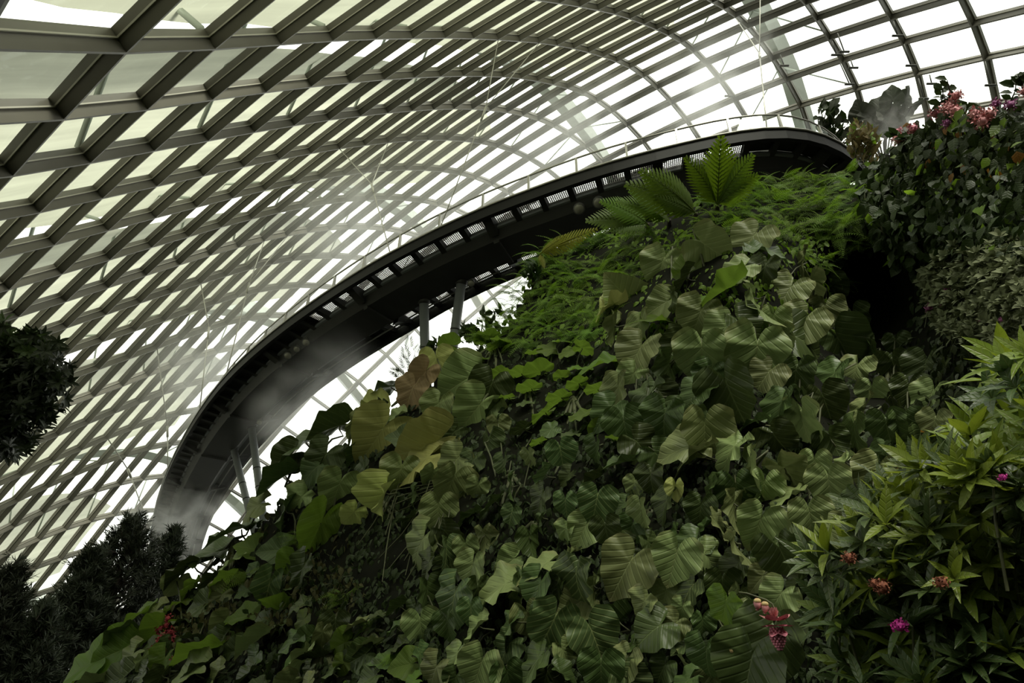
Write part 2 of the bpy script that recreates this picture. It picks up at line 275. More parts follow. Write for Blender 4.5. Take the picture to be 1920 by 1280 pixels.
# ------------------------------------------------------------------ the glass dome
DOME = np.array([[[float(c) for c in p.split(',')] for p in row.split()] for row in '''2.71,0.91,8.24 2.25,0.40,7.07 1.69,0.11,6.14 1.02,0.04,5.46 0.28,0.18,5.02 -0.55,0.52,4.83 -1.45,1.05,4.86 -2.42,1.76,5.08 -3.46,2.60,5.40 -4.55,3.52,5.72 -5.68,4.46,5.98 -6.87,5.43,6.16 -8.12,6.46,6.30 -9.48,7.61,6.41 -10.95,8.89,6.50 -12.53,10.29,6.52 -14.22,11.78,6.41 -16.01,13.32,6.12 -17.91,14.89,5.59 -19.88,16.45,4.80 -21.90,17.97,3.72 -23.91,19.41,2.35 -25.86,20.71,0.71 -27.69,21.85,-1.15 -29.36,22.78,-3.17 -30.83,23.50,-5.30 -32.06,23.98,-7.44 -33.06,24.24,-9.54 -33.83,24.29,-11.55;3.61,1.96,10.53 3.02,1.53,9.44 2.30,1.31,8.55 1.48,1.29,7.86 0.58,1.46,7.37 -0.40,1.82,7.07 -1.45,2.36,6.96 -2.56,3.09,7.03 -3.74,3.96,7.21 -4.97,4.93,7.41 -6.23,5.93,7.55 -7.55,6.94,7.61 -8.93,8.01,7.59 -10.38,9.18,7.54 -11.92,10.45,7.46 -13.54,11.82,7.31 -15.24,13.26,7.04 -17.02,14.76,6.62 -18.88,16.28,5.98 -20.81,17.80,5.10 -22.77,19.27,3.95 -24.72,20.65,2.52 -26.59,21.88,0.85 -28.35,22.95,-1.04 -29.95,23.81,-3.09 -31.36,24.46,-5.23 -32.54,24.87,-7.39 -33.49,25.06,-9.52 -34.22,25.04,-11.55;4.66,2.92,12.66 3.94,2.58,11.67 3.09,2.43,10.84 2.12,2.46,10.16 1.07,2.67,9.62 -0.05,3.03,9.22 -1.23,3.58,8.99 -2.48,4.30,8.91 -3.78,5.20,8.97 -5.14,6.22,9.08 -6.54,7.29,9.15 -7.98,8.38,9.12 -9.48,9.51,9.00 -11.04,10.71,8.82 -12.65,11.97,8.57 -14.31,13.31,8.25 -16.02,14.70,7.83 -17.80,16.16,7.29 -19.66,17.65,6.55 -21.57,19.15,5.60 -23.50,20.60,4.38 -25.40,21.93,2.90 -27.23,23.12,1.18 -28.94,24.13,-0.75 -30.49,24.93,-2.83 -31.85,25.52,-5.00 -32.99,25.87,-7.20 -33.91,25.99,-9.36 -34.61,25.90,-11.43;5.81,3.82,14.66 4.99,3.57,13.79 4.01,3.50,13.03 2.92,3.60,12.38 1.73,3.84,11.83 0.46,4.23,11.37 -0.86,4.79,11.04 -2.24,5.53,10.85 -3.67,6.45,10.80 -5.15,7.51,10.83 -6.67,8.66,10.84 -8.23,9.84,10.77 -9.84,11.05,10.57 -11.50,12.28,10.27 -13.19,13.53,9.87 -14.89,14.82,9.39 -16.62,16.16,8.82 -18.41,17.57,8.14 -20.26,19.03,7.31 -22.17,20.52,6.27 -24.09,21.95,4.99 -25.97,23.27,3.45 -27.77,24.43,1.68 -29.45,25.39,-0.29 -30.97,26.15,-2.41 -32.29,26.67,-4.62 -33.41,26.96,-6.87 -34.31,27.02,-9.07 -34.99,26.86,-11.19;7.05,4.68,16.53 6.13,4.53,15.79 5.05,4.54,15.14 3.83,4.71,14.55 2.51,5.03,14.03 1.10,5.47,13.56 -0.37,6.06,13.18 -1.89,6.83,12.91 -3.45,7.78,12.76 -5.05,8.89,12.71 -6.68,10.11,12.66 -8.34,11.37,12.54 -10.06,12.64,12.28 -11.80,13.90,11.88 -13.55,15.16,11.36 -15.30,16.41,10.73 -17.06,17.69,10.01 -18.86,19.04,9.19 -20.73,20.46,8.24 -22.64,21.92,7.11 -24.56,23.34,5.76 -26.43,24.64,4.17 -28.22,25.78,2.35 -29.88,26.72,0.33 -31.38,27.43,-1.83 -32.69,27.91,-4.09 -33.79,28.14,-6.38 -34.67,28.14,-8.65 -35.34,27.90,-10.82;8.35,5.50,18.27 7.34,5.45,17.67 6.16,5.57,17.14 4.84,5.83,16.66 3.39,6.23,16.21 1.85,6.76,15.79 0.24,7.42,15.40 -1.43,8.24,15.08 -3.12,9.22,14.85 -4.84,10.36,14.70 -6.57,11.62,14.58 -8.33,12.94,14.39 -10.13,14.25,14.07 -11.95,15.55,13.59 -13.77,16.82,12.96 -15.57,18.07,12.22 -17.38,19.32,11.38 -19.20,20.61,10.43 -21.08,21.97,9.35 -22.99,23.37,8.11 -24.91,24.76,6.68 -26.78,26.06,5.03 -28.56,27.19,3.17 -30.21,28.10,1.11 -31.71,28.79,-1.10 -33.01,29.22,-3.41 -34.11,29.40,-5.76 -34.99,29.34,-8.08 -35.66,29.03,-10.32;9.67,6.27,19.85 8.60,6.34,19.43 7.34,6.57,19.04 5.92,6.94,18.69 4.37,7.45,18.35 2.71,8.09,18.01 0.96,8.84,17.66 -0.84,9.72,17.32 -2.67,10.74,17.02 -4.51,11.90,16.78 -6.34,13.17,16.55 -8.19,14.50,16.27 -10.06,15.84,15.87 -11.94,17.15,15.31 -13.83,18.45,14.61 -15.71,19.73,13.80 -17.57,21.01,12.87 -19.44,22.28,11.80 -21.33,23.57,10.60 -23.24,24.90,9.25 -25.15,26.24,7.73 -27.02,27.51,6.03 -28.80,28.62,4.12 -30.45,29.53,2.02 -31.95,30.19,-0.23 -33.26,30.59,-2.59 -34.36,30.73,-4.99 -35.25,30.61,-7.37 -35.93,30.24,-9.67;11.00,6.99,21.27 9.87,7.20,21.03 8.55,7.54,20.81 7.05,8.03,20.61 5.41,8.66,20.40 3.65,9.42,20.17 1.79,10.28,19.89 -0.14,11.23,19.57 -2.09,12.28,19.22 -4.05,13.46,18.88 -5.99,14.73,18.55 -7.93,16.06,18.16 -9.87,17.38,17.65 -11.80,18.69,17.00 -13.75,20.01,16.25 -15.71,21.37,15.39 -17.66,22.72,14.41 -19.59,24.02,13.27 -21.51,25.28,11.96 -23.41,26.53,10.51 -25.31,27.79,8.91 -27.16,29.00,7.15 -28.93,30.09,5.20 -30.59,30.97,3.06 -32.09,31.62,0.77 -33.42,32.00,-1.63 -34.54,32.10,-4.08 -35.45,31.94,-6.51 -36.14,31.50,-8.88;12.31,7.67,22.53 11.14,8.01,22.48 9.76,8.48,22.43 8.21,9.09,22.38 6.50,9.85,22.32 4.66,10.72,22.21 2.70,11.68,22.01 0.67,12.71,21.71 -1.41,13.80,21.34 -3.48,15.00,20.93 -5.53,16.29,20.52 -7.56,17.61,20.04 -9.56,18.91,19.43 -11.55,20.18,18.70 -13.56,21.52,17.87 -15.60,22.95,16.98 -17.65,24.42,15.97 -19.65,25.81,14.78 -21.61,27.07,13.40 -23.51,28.26,11.87 -25.38,29.42,10.19 -27.21,30.55,8.38 -28.96,31.58,6.39 -30.62,32.43,4.22 -32.14,33.06,1.89 -33.48,33.43,-0.55 -34.63,33.51,-3.04 -35.57,33.31,-5.53 -36.29,32.83,-7.95;13.58,8.29,23.61 12.38,8.77,23.75 10.97,9.37,23.89 9.38,10.11,24.00 7.62,10.97,24.08 5.71,11.95,24.08 3.67,13.00,23.97 1.53,14.10,23.70 -0.65,15.25,23.32 -2.83,16.48,22.88 -4.99,17.80,22.42 -7.09,19.14,21.88 -9.16,20.44,21.21 -11.21,21.69,20.39 -13.28,23.01,19.50 -15.39,24.50,18.56 -17.52,26.09,17.52 -19.61,27.59,16.31 -21.62,28.90,14.88 -23.53,30.05,13.28 -25.38,31.12,11.54 -27.17,32.14,9.67 -28.90,33.09,7.65 -30.55,33.90,5.46 -32.08,34.52,3.11 -33.45,34.88,0.64 -34.64,34.95,-1.89 -35.61,34.72,-4.42 -36.37,34.20,-6.90;14.82,8.84,24.52 13.59,9.47,24.86 12.16,10.21,25.18 10.54,11.06,25.45 8.75,12.04,25.67 6.79,13.11,25.78 4.67,14.24,25.74 2.44,15.40,25.51 0.15,16.60,25.13 -2.13,17.87,24.69 -4.37,19.23,24.21 -6.55,20.63,23.65 -8.69,21.95,22.95 -10.80,23.20,22.07 -12.92,24.51,21.11 -15.09,26.02,20.11 -17.29,27.67,19.04 -19.45,29.27,17.79 -21.51,30.67,16.34 -23.45,31.82,14.68 -25.29,32.82,12.89 -27.05,33.74,10.99 -28.76,34.61,8.95 -30.39,35.38,6.76 -31.94,35.98,4.40 -33.34,36.35,1.91 -34.55,36.42,-0.65 -35.57,36.17,-3.21 -36.37,35.61,-5.73;16.01,9.32,25.25 14.77,10.11,25.80 13.32,10.99,26.31 11.68,11.97,26.74 9.87,13.05,27.10 7.88,14.21,27.33 5.70,15.42,27.36 3.38,16.64,27.18 0.99,17.88,26.82 -1.38,19.20,26.37 -3.69,20.60,25.89 -5.95,22.05,25.33 -8.16,23.43,24.61 -10.34,24.71,23.70 -12.52,26.00,22.68 -14.72,27.47,21.61 -16.95,29.12,20.49 -19.15,30.78,19.21 -21.27,32.26,17.73 -23.26,33.47,16.04 -25.12,34.46,14.21 -26.88,35.33,12.28 -28.55,36.13,10.25 -30.17,36.87,8.07 -31.72,37.47,5.72 -33.14,37.85,3.23 -34.39,37.92,0.65 -35.45,37.65,-1.93 -36.29,37.06,-4.48;17.15,9.73,25.83 15.90,10.68,26.59 14.44,11.70,27.28 12.79,12.81,27.88 10.97,14.01,28.38 8.95,15.27,28.73 6.74,16.57,28.87 4.35,17.86,28.76 1.88,19.16,28.43 -0.57,20.50,27.99 -2.96,21.94,27.50 -5.29,23.44,26.93 -7.58,24.88,26.21 -9.83,26.20,25.27 -12.06,27.48,24.19 -14.28,28.88,23.06 -16.52,30.47,21.88 -18.75,32.13,20.57 -20.91,33.67,19.06 -22.96,34.96,17.34 -24.87,36.01,15.49 -26.63,36.88,13.54 -28.30,37.67,11.51 -29.91,38.40,9.35 -31.46,39.01,7.02 -32.90,39.39,4.54 -34.18,39.46,1.97 -35.26,39.17,-0.62 -36.15,38.55,-3.17;18.26,10.07,26.26 17.01,11.19,27.23 15.53,12.36,28.10 13.87,13.60,28.86 12.03,14.91,29.50 10.00,16.29,29.99 7.76,17.69,30.25 5.33,19.08,30.24 2.80,20.45,29.98 0.28,21.83,29.56 -2.17,23.30,29.07 -4.57,24.83,28.50 -6.93,26.33,27.76 -9.27,27.71,26.81 -11.56,29.00,25.69 -13.81,30.34,24.49 -16.05,31.84,23.24 -18.28,33.45,21.89 -20.47,35.00,20.35 -22.57,36.37,18.62 -24.52,37.49,16.74 -26.33,38.41,14.77 -28.01,39.22,12.73 -29.63,39.97,10.57 -31.18,40.59,8.25 -32.62,40.98,5.79 -33.91,41.03,3.24 -35.02,40.73,0.68 -35.94,40.07,-1.85;19.36,10.35,26.56 18.09,11.64,27.74 16.60,12.96,28.79 14.91,14.32,29.70 13.05,15.75,30.47 11.00,17.25,31.09 8.75,18.77,31.49 6.31,20.28,31.60 3.74,21.73,31.43 1.17,23.19,31.07 -1.33,24.70,30.60 -3.79,26.28,30.04 -6.22,27.84,29.31 -8.64,29.29,28.36 -11.00,30.61,27.20 -13.30,31.92,25.94 -15.55,33.34,24.63 -17.78,34.87,23.22 -19.98,36.40,21.65 -22.11,37.79,19.89 -24.11,38.96,17.98 -25.97,39.94,15.98 -27.69,40.80,13.90 -29.33,41.58,11.71 -30.89,42.22,9.39 -32.33,42.60,6.94 -33.61,42.64,4.43 -34.73,42.32,1.92 -35.68,41.64,-0.56;20.46,10.59,26.74 19.19,12.06,28.14 17.68,13.52,29.37 15.96,15.00,30.43 14.06,16.54,31.32 11.98,18.14,32.05 9.72,19.79,32.57 7.28,21.42,32.82 4.71,22.99,32.77 2.11,24.54,32.50 -0.45,26.13,32.08 -2.95,27.78,31.55 -5.44,29.43,30.85 -7.93,30.95,29.90 -10.38,32.34,28.73 -12.75,33.67,27.42 -15.04,35.04,26.03 -17.28,36.49,24.56 -19.48,37.95,22.95 -21.62,39.32,21.15 -23.66,40.51,19.20 -25.56,41.53,17.14 -27.34,42.43,15.00 -29.01,43.23,12.76 -30.57,43.88,10.42 -32.00,44.25,7.99 -33.28,44.28,5.53 -34.40,43.94,3.09 -35.37,43.26,0.68;21.59,10.82,26.82 20.33,12.49,28.46 18.81,14.11,29.88 17.06,15.72,31.10 15.12,17.35,32.12 13.00,19.04,32.95 10.72,20.79,33.58 8.27,22.54,33.94 5.70,24.24,34.02 3.08,25.91,33.85 0.49,27.60,33.51 -2.06,29.35,33.02 -4.60,31.07,32.34 -7.16,32.68,31.39 -9.69,34.15,30.21 -12.14,35.53,28.87 -14.49,36.90,27.43 -16.76,38.31,25.90 -18.97,39.71,24.23 -21.12,41.02,22.38 -23.18,42.19,20.38 -25.13,43.22,18.25 -26.95,44.14,16.03 -28.65,44.94,13.73 -30.21,45.57,11.36 -31.63,45.93,8.95 -32.89,45.94,6.54 -34.01,45.60,4.16 -35.01,44.94,1.83;22.78,11.07,26.80 21.52,12.97,28.71 20.01,14.78,30.36 18.25,16.54,31.75 16.28,18.29,32.91 14.13,20.08,33.86 11.82,21.92,34.59 9.35,23.78,35.06 6.77,25.60,35.25 4.13,27.39,35.18 1.50,29.19,34.90 -1.11,31.00,34.44 -3.71,32.78,33.75 -6.34,34.44,32.80 -8.95,35.99,31.61 -11.48,37.46,30.25 -13.89,38.91,28.78 -16.19,40.32,27.20 -18.43,41.67,25.46 -20.60,42.92,23.55 -22.68,44.04,21.48 -24.66,45.05,19.28 -26.52,45.96,16.99 -28.23,46.74,14.63 -29.79,47.34,12.22 -31.19,47.66,9.82 -32.45,47.66,7.45 -33.57,47.34,5.13 -34.59,46.71,2.86;24.03,11.40,26.70 22.79,13.55,28.89 21.28,15.59,30.79 19.54,17.55,32.39 17.57,19.45,33.72 15.41,21.35,34.80 13.07,23.30,35.64 10.58,25.27,36.22 7.97,27.21,36.51 5.30,29.11,36.52 2.61,30.97,36.28 -0.07,32.81,35.81 -2.76,34.58,35.09 -5.46,36.26,34.11 -8.15,37.88,32.91 -10.74,39.48,31.55 -13.20,41.05,30.06 -15.55,42.51,28.42 -17.82,43.83,26.61 -20.02,45.02,24.62 -22.14,46.09,22.47 -24.15,47.06,20.20 -26.02,47.94,17.83 -27.74,48.68,15.42 -29.28,49.22,12.98 -30.67,49.50,10.58 -31.92,49.49,8.23 -33.06,49.19,5.95 -34.09,48.61,3.73;25.37,11.83,26.47 24.14,14.26,28.97 22.64,16.56,31.13 20.92,18.73,32.94 18.98,20.81,34.45 16.82,22.86,35.68 14.47,24.93,36.65 11.96,27.03,37.34 9.33,29.10,37.73 6.62,31.10,37.82 3.88,33.01,37.62 1.11,34.82,37.13 -1.68,36.55,36.37 -4.49,38.24,35.36 -7.25,39.95,34.14 -9.89,41.70,32.77 -12.40,43.39,31.24 -14.79,44.91,29.54 -17.11,46.20,27.64 -19.37,47.32,25.55 -21.53,48.33,23.31 -23.57,49.26,20.94 -25.44,50.10,18.51 -27.14,50.77,16.04 -28.67,51.25,13.58 -30.05,51.48,11.16 -31.29,51.46,8.82 -32.43,51.19,6.56 -33.49,50.65,4.37;26.81,12.42,26.04 25.58,15.13,28.87 24.09,17.68,31.27 22.39,20.07,33.28 20.49,22.32,34.95 18.36,24.52,36.33 16.02,26.74,37.44 13.50,28.98,38.26 10.84,31.20,38.76 8.11,33.30,38.94 5.32,35.26,38.78 2.47,37.08,38.32 -0.43,38.80,37.55 -3.35,40.52,36.52 -6.19,42.33,35.27 -8.90,44.21,33.85 -11.45,45.99,32.26 -13.89,47.53,30.46 -16.27,48.78,28.45 -18.59,49.82,26.25 -20.81,50.76,23.90 -22.86,51.64,21.44 -24.73,52.41,18.92 -26.40,53.02,16.40 -27.91,53.43,13.90 -29.26,53.61,11.47 -30.49,53.57,9.12 -31.63,53.30,6.86 -32.70,52.81,4.70;28.30,13.22,25.31 27.10,16.20,28.44 25.62,18.98,31.08 23.95,21.55,33.26 22.09,23.95,35.08 20.00,26.28,36.60 17.68,28.63,37.84 15.15,31.02,38.79 12.48,33.39,39.41 9.74,35.62,39.67 6.92,37.67,39.60 4.01,39.56,39.20 1.02,41.36,38.48 -1.99,43.17,37.45 -4.93,45.08,36.16 -7.70,47.02,34.64 -10.30,48.82,32.92 -12.80,50.33,31.00 -15.25,51.51,28.89 -17.64,52.48,26.59 -19.90,53.35,24.12 -21.97,54.15,21.56 -23.81,54.84,18.95 -25.45,55.36,16.37 -26.91,55.68,13.84 -28.23,55.80,11.38 -29.44,55.72,9.03 -30.56,55.46,6.78 -31.63,55.01,4.65;29.76,14.35,24.13 28.59,17.56,27.54 27.14,20.53,30.37 25.50,23.25,32.71 23.69,25.77,34.66 21.65,28.20,36.31 19.36,30.65,37.69 16.84,33.16,38.76 14.17,35.65,39.47 11.42,38.02,39.82 8.60,40.21,39.83 5.68,42.24,39.51 2.65,44.18,38.85 -0.43,46.11,37.84 -3.44,48.08,36.49 -6.28,50.00,34.85 -8.94,51.73,32.99 -11.49,53.15,30.95 -13.99,54.27,28.75 -16.42,55.19,26.36 -18.70,55.98,23.80 -20.76,56.68,21.15 -22.57,57.24,18.47 -24.15,57.63,15.83 -25.56,57.85,13.27 -26.84,57.88,10.81 -28.01,57.76,8.46 -29.09,57.48,6.23 -30.13,57.06,4.13;30.97,15.90,22.34 29.84,19.29,25.97 28.43,22.41,28.98 26.83,25.24,31.44 25.07,27.86,33.50 23.09,30.37,35.26 20.86,32.90,36.75 18.38,35.47,37.92 15.74,38.03,38.71 13.02,40.49,39.12 10.22,42.79,39.18 7.34,44.96,38.90 4.34,47.04,38.28 1.27,49.06,37.27 -1.75,51.01,35.87 -4.63,52.84,34.14 -7.33,54.43,32.18 -9.92,55.75,30.06 -12.43,56.81,27.79 -14.85,57.67,25.34 -17.10,58.38,22.73 -19.12,58.94,20.03 -20.88,59.34,17.33 -22.41,59.59,14.68 -23.77,59.67,12.12 -24.99,59.60,9.68 -26.10,59.41,7.35 -27.12,59.11,5.17 -28.10,58.70,3.13;31.61,17.96,19.86 30.54,21.45,23.64 29.19,24.64,26.75 27.63,27.55,29.31 25.92,30.23,31.44 24.01,32.79,33.27 21.88,35.33,34.81 19.51,37.90,36.03 16.97,40.45,36.85 14.33,42.91,37.28 11.62,45.24,37.34 8.82,47.46,37.05 5.93,49.58,36.41 2.97,51.59,35.39 0.02,53.46,33.98 -2.83,55.14,32.25 -5.52,56.59,30.28 -8.09,57.80,28.13 -10.55,58.78,25.84 -12.89,59.56,23.38 -15.07,60.15,20.79 -17.01,60.56,18.12 -18.71,60.81,15.47 -20.19,60.90,12.87 -21.49,60.86,10.38 -22.65,60.69,8.00 -23.69,60.44,5.75 -24.64,60.10,3.64 -25.54,59.70,1.68;31.41,20.46,16.72 30.43,23.94,20.55 29.14,27.12,23.71 27.66,30.01,26.30 26.01,32.69,28.45 24.20,35.24,30.26 22.20,37.74,31.78 19.99,40.22,32.96 17.62,42.66,33.76 15.14,45.02,34.17 12.59,47.27,34.20 9.95,49.41,33.88 7.24,51.44,33.21 4.47,53.33,32.18 1.69,55.06,30.82 -1.02,56.59,29.16 -3.62,57.89,27.26 -6.10,58.97,25.17 -8.45,59.84,22.92 -10.67,60.51,20.54 -12.72,60.98,18.04 -14.56,61.27,15.50 -16.18,61.39,12.98 -17.60,61.36,10.52 -18.84,61.22,8.16 -19.94,60.98,5.90 -20.91,60.67,3.77 -21.77,60.30,1.78 -22.57,59.89,-0.08;30.29,23.24,13.14 29.41,26.58,16.92 28.24,29.63,20.04 26.86,32.41,22.60 25.32,34.99,24.70 23.64,37.44,26.44 21.80,39.81,27.86 19.79,42.13,28.94 17.65,44.38,29.67 15.39,46.55,30.02 13.05,48.63,30.02 10.64,50.59,29.68 8.16,52.44,29.00 5.63,54.15,28.01 3.10,55.70,26.73 0.60,57.06,25.18 -1.82,58.21,23.41 -4.13,59.16,21.45 -6.32,59.90,19.34 -8.37,60.46,17.10 -10.27,60.82,14.79 -11.99,61.02,12.45 -13.51,61.06,10.12 -14.86,60.97,7.86 -16.03,60.77,5.67 -17.06,60.48,3.58 -17.95,60.14,1.61 -18.73,59.75,-0.24 -19.42,59.33,-1.96;28.39,26.03,9.44 27.65,29.13,13.09 26.62,31.94,16.09 25.40,34.53,18.55 24.01,36.93,20.55 22.49,39.20,22.18 20.84,41.37,23.47 19.05,43.47,24.42 17.15,45.50,25.05 15.14,47.44,25.35 13.06,49.28,25.32 10.90,51.03,24.97 8.68,52.66,24.33 6.43,54.16,23.41 4.17,55.51,22.23 1.93,56.69,20.82 -0.25,57.69,19.21 -2.35,58.51,17.42 -4.35,59.15,15.50 -6.22,59.60,13.47 -7.95,59.89,11.39 -9.53,60.03,9.28 -10.94,60.02,7.19 -12.19,59.90,5.14 -13.29,59.68,3.16 -14.24,59.39,1.27 -15.06,59.03,-0.53 -15.76,58.63,-2.21 -16.36,58.21,-3.78;26.05,28.60,5.97 25.45,31.39,9.39 24.60,33.93,12.22 23.55,36.26,14.53 22.34,38.43,16.40 21.01,40.48,17.90 19.55,42.42,19.05 17.99,44.28,19.89 16.32,46.06,20.43 14.57,47.77,20.67 12.73,49.38,20.62 10.83,50.90,20.29 8.89,52.31,19.70 6.91,53.60,18.86 4.92,54.76,17.79 2.94,55.77,16.53 1.01,56.63,15.09 -0.86,57.33,13.50 -2.65,57.87,11.78 -4.33,58.25,9.99 -5.89,58.49,8.14 -7.32,58.59,6.27 -8.61,58.57,4.41 -9.76,58.44,2.59 -10.78,58.22,0.82 -11.66,57.94,-0.88 -12.41,57.59,-2.49 -13.05,57.21,-4.01 -13.57,56.79,-5.44;23.58,30.83,2.92 23.13,33.30,6.09 22.44,35.55,8.69 21.57,37.61,10.83 20.55,39.54,12.55 19.40,41.34,13.91 18.14,43.06,14.95 16.79,44.69,15.69 15.34,46.24,16.15 13.82,47.71,16.34 12.22,49.11,16.28 10.57,50.41,15.97 8.87,51.62,15.44 7.15,52.73,14.68 5.41,53.72,13.74 3.68,54.58,12.61 1.98,55.31,11.34 0.33,55.91,9.93 -1.25,56.37,8.42 -2.74,56.69,6.84 -4.14,56.89,5.22 -5.43,56.97,3.57 -6.60,56.95,1.93 -7.65,56.83,0.32 -8.58,56.63,-1.25 -9.39,56.36,-2.76 -10.08,56.04,-4.21 -10.66,55.67,-5.57 -11.14,55.28,-6.86;21.23,32.68,0.39 20.91,34.85,3.27 20.37,36.82,5.65 19.66,38.64,7.60 18.80,40.32,9.17 17.83,41.91,10.40 16.76,43.40,11.33 15.59,44.82,11.99 14.34,46.17,12.39 13.02,47.44,12.55 11.64,48.64,12.48 10.21,49.76,12.19 8.73,50.80,11.71 7.23,51.74,11.04 5.72,52.58,10.19 4.21,53.32,9.20 2.72,53.94,8.08 1.27,54.45,6.84 -0.12,54.84,5.52 -1.45,55.12,4.13 -2.70,55.29,2.70 -3.85,55.36,1.25 -4.91,55.34,-0.20 -5.87,55.23,-1.63 -6.72,55.05,-3.02 -7.47,54.81,-4.37 -8.10,54.51,-5.66 -8.64,54.18,-6.89 -9.07,53.80,-8.05'''.split(';')])
NI, NJ = DOME.shape[:2]            # index i runs along an arch, j counts the arches; J0 = -8
J0 = -8
gi, gj = np.gradient(DOME, axis=0), np.gradient(DOME, axis=1)
DN = np.cross(gi, gj)
DN /= np.linalg.norm(DN, axis=2)[..., None]
DCEN = np.array([-3.6, 25.3, -3.0])
flip = ((DN * (DOME - DCEN)).sum(2) > 0)
DN[flip] *= -1                     # normals point to the inside
DDIST = np.linalg.norm(DOME - EYE, axis=2)
CELL = np.clip(np.linalg.norm(gj, axis=2), 1.2, 3.6)


def dome_at(i, j, off=0.0):
    """point on the shell at fractional indices, pushed OFF metres to the inside"""
    j = j - J0
    i = min(max(i, 0), NI - 1.001); j = min(max(j, 0), NJ - 1.001)
    a, b = int(i), int(j); u, v = i - a, j - b
    w = [(a, b, (1 - u) * (1 - v)), (a + 1, b, u * (1 - v)), (a, b + 1, (1 - u) * v), (a + 1, b + 1, u * v)]
    p = sum(DOME[x, y] * q for x, y, q in w)
    n = unit(sum(DN[x, y] * q for x, y, q in w))
    return p + n * off


def cell_at(i, j):
    return float(CELL[int(round(min(max(i, 0), NI - 1))), int(round(min(max(j - J0, 0), NJ - 1)))])


OK = (DDIST > 3.2) & (DOME[..., 2] > -1.0)
PXY = np.array([[to_px(DOME[i, j]) if (DOME[i, j] - EYE) @ FW > 0.5 else (-9e3, -9e3) for j in range(NJ)] for i in range(NI)])
OK &= (PXY[..., 0] > -900) & (PXY[..., 0] < 3000) & (PXY[..., 1] > -1000) & (PXY[..., 1] < 2300)

steel = paint('grey_painted_steel', (0.185, 0.175, 0.145), 0.42, 0.0, 0.06, 1.5)
glint_mat = paint('painted_ledge_glint', (0.55, 0.53, 0.45), 0.4, 0.0, 0.05, 2.0)  # light tone painted in for the bright glint along each fin ledge
pane = glass_mat('dome_glass', (0.93, 0.97, 0.91), 0.045)
ext_steel = paint('pale_outer_steel', (0.62, 0.68, 0.62), 0.5, 0.0, 0.05, 0.8)
ext_dark = paint('dark_opener_metal', (0.08, 0.08, 0.07), 0.5)
ceiling = root('ceiling', (0, 30, 0), kind='structure', label='curved glass dome of deep grey steel fins over the garden')


def runs(mask):
    out, cur = [], []
    for k, m in enumerate(mask):
        if m: cur.append(k)
        elif cur: out.append(cur); cur = []
    if cur: out.append(cur)
    return [r for r in out if len(r) > 1]


def fin_mesh(P, N, C, k_depth, k_width):
    """deep steel fin: a narrow web at the glass and a wider inner flange with a ledge between"""
    mb = MB(); secs = []; glint = {-1: [], 1: []}
    k = len(P)
    for q in range(k):
        T = unit(P[min(q + 1, k - 1)] - P[max(q - 1, 0)])
        S = unit(np.cross(T, N[q]))
        d, w = k_depth * C[q], k_width * C[q]
        lip = d * 0.33
        prof = [(-w, -0.02), (-w, lip), (-w * .62, lip), (-w * .30, d), (w * .30, d), (w * .62, lip), (w, lip), (w, -0.02)]
        for sg in (-1, 1):
            glint[sg].append([P[q] + S * sg * w * a + N[q] * (lip + h) for a, h in ((.72, -.004), (.72, .012), (1.03, .012), (1.03, -.004))])
        secs.append([P[q] + S * a + N[q] * b for a, b in prof])
    mb.sweep(secs)
    for sg in (-1, 1): mb.sweep(glint[sg], mi=1)
    return mb


n_arch = n_cross = 0
for j in range(NJ):                # arches
    for r in runs(OK[:, j]):
        fin_mesh([DOME[i, j] for i in r], [DN[i, j] for i in r], [CELL[i, j] for i in r], 0.128, 0.038).obj('arch_fin', [steel, glint_mat], ceiling, smooth=False)
        n_arch += 1
for i in range(NI):                # cross members
    for r in runs(OK[i, :]):
        fin_mesh([DOME[i, j] for j in r], [DN[i, j] for j in r], [CELL[i, j] for j in r], 0.126, 0.040).obj('cross_fin', [steel, glint_mat], ceiling, smooth=False)
        n_cross += 1
for j in range(NJ - 1):            # one band of panes between two arches
    mb = MB()
    for i in range(NI - 1):
        if OK[i, j] and OK[i + 1, j] and OK[i, j + 1] and OK[i + 1, j + 1]:
            q = [DOME[i, j], DOME[i + 1, j], DOME[i + 1, j + 1], DOME[i, j + 1]]
            mb.add(q, [(0, 1, 2, 3)])
    if mb.f:
        mb.obj('glazing_band', pane, ceiling, smooth=False)
print('fins', n_arch, n_cross)

# arched box girders standing outside the glass, with splayed struts
for jc in (-5.7, -1.6, 2.3, 6.4, 10.25, 14.3, 18.4):
    path = []
    for i in np.arange(0, 30, 0.5):
        j = jc - 0.09 * (22 - i)
        if not (J0 <= j <= J0 + NJ - 1.2): continue
        p = dome_at(i, j, -0.75 * cell_at(i, j))
        if np.linalg.norm(p - EYE) < 5: continue
        path.append((i, j, p))
    if len(path) < 3: continue
    g = root('outer_arch', path[len(path) // 2][2], label='pale steel arch girder standing outside the dome glass', cat='arch girder',
             group='steel arches outside the glass', kind='structure')
    mb = MB(); secs = []
    for k, (i, j, p) in enumerate(path):
        T = unit(path[min(k + 1, len(path) - 1)][2] - path[max(k - 1, 0)][2])
        N = unit(dome_at(i, j, 0.5) - dome_at(i, j, 0)); S = unit(np.cross(T, N))
        secs.append([p + S * a - N * b for a, b in ((-0.32, 0), (-0.55, 1.5), (0.55, 1.5), (0.32, 0))])
    mb.sweep(secs)
    mb.obj('box_girder', ext_steel, g, smooth=False)
    mb = MB()
    for k, (i, j, p) in enumerate(path):
        if k % 4 == 1:
            for dj in (-1.0, 1.0):
                a = round(i); b = round(j + dj)
                mb.tube([p, dome_at(a, b, -0.05)], 0.05, 5)
    mb.obj('strut', ext_steel, g)

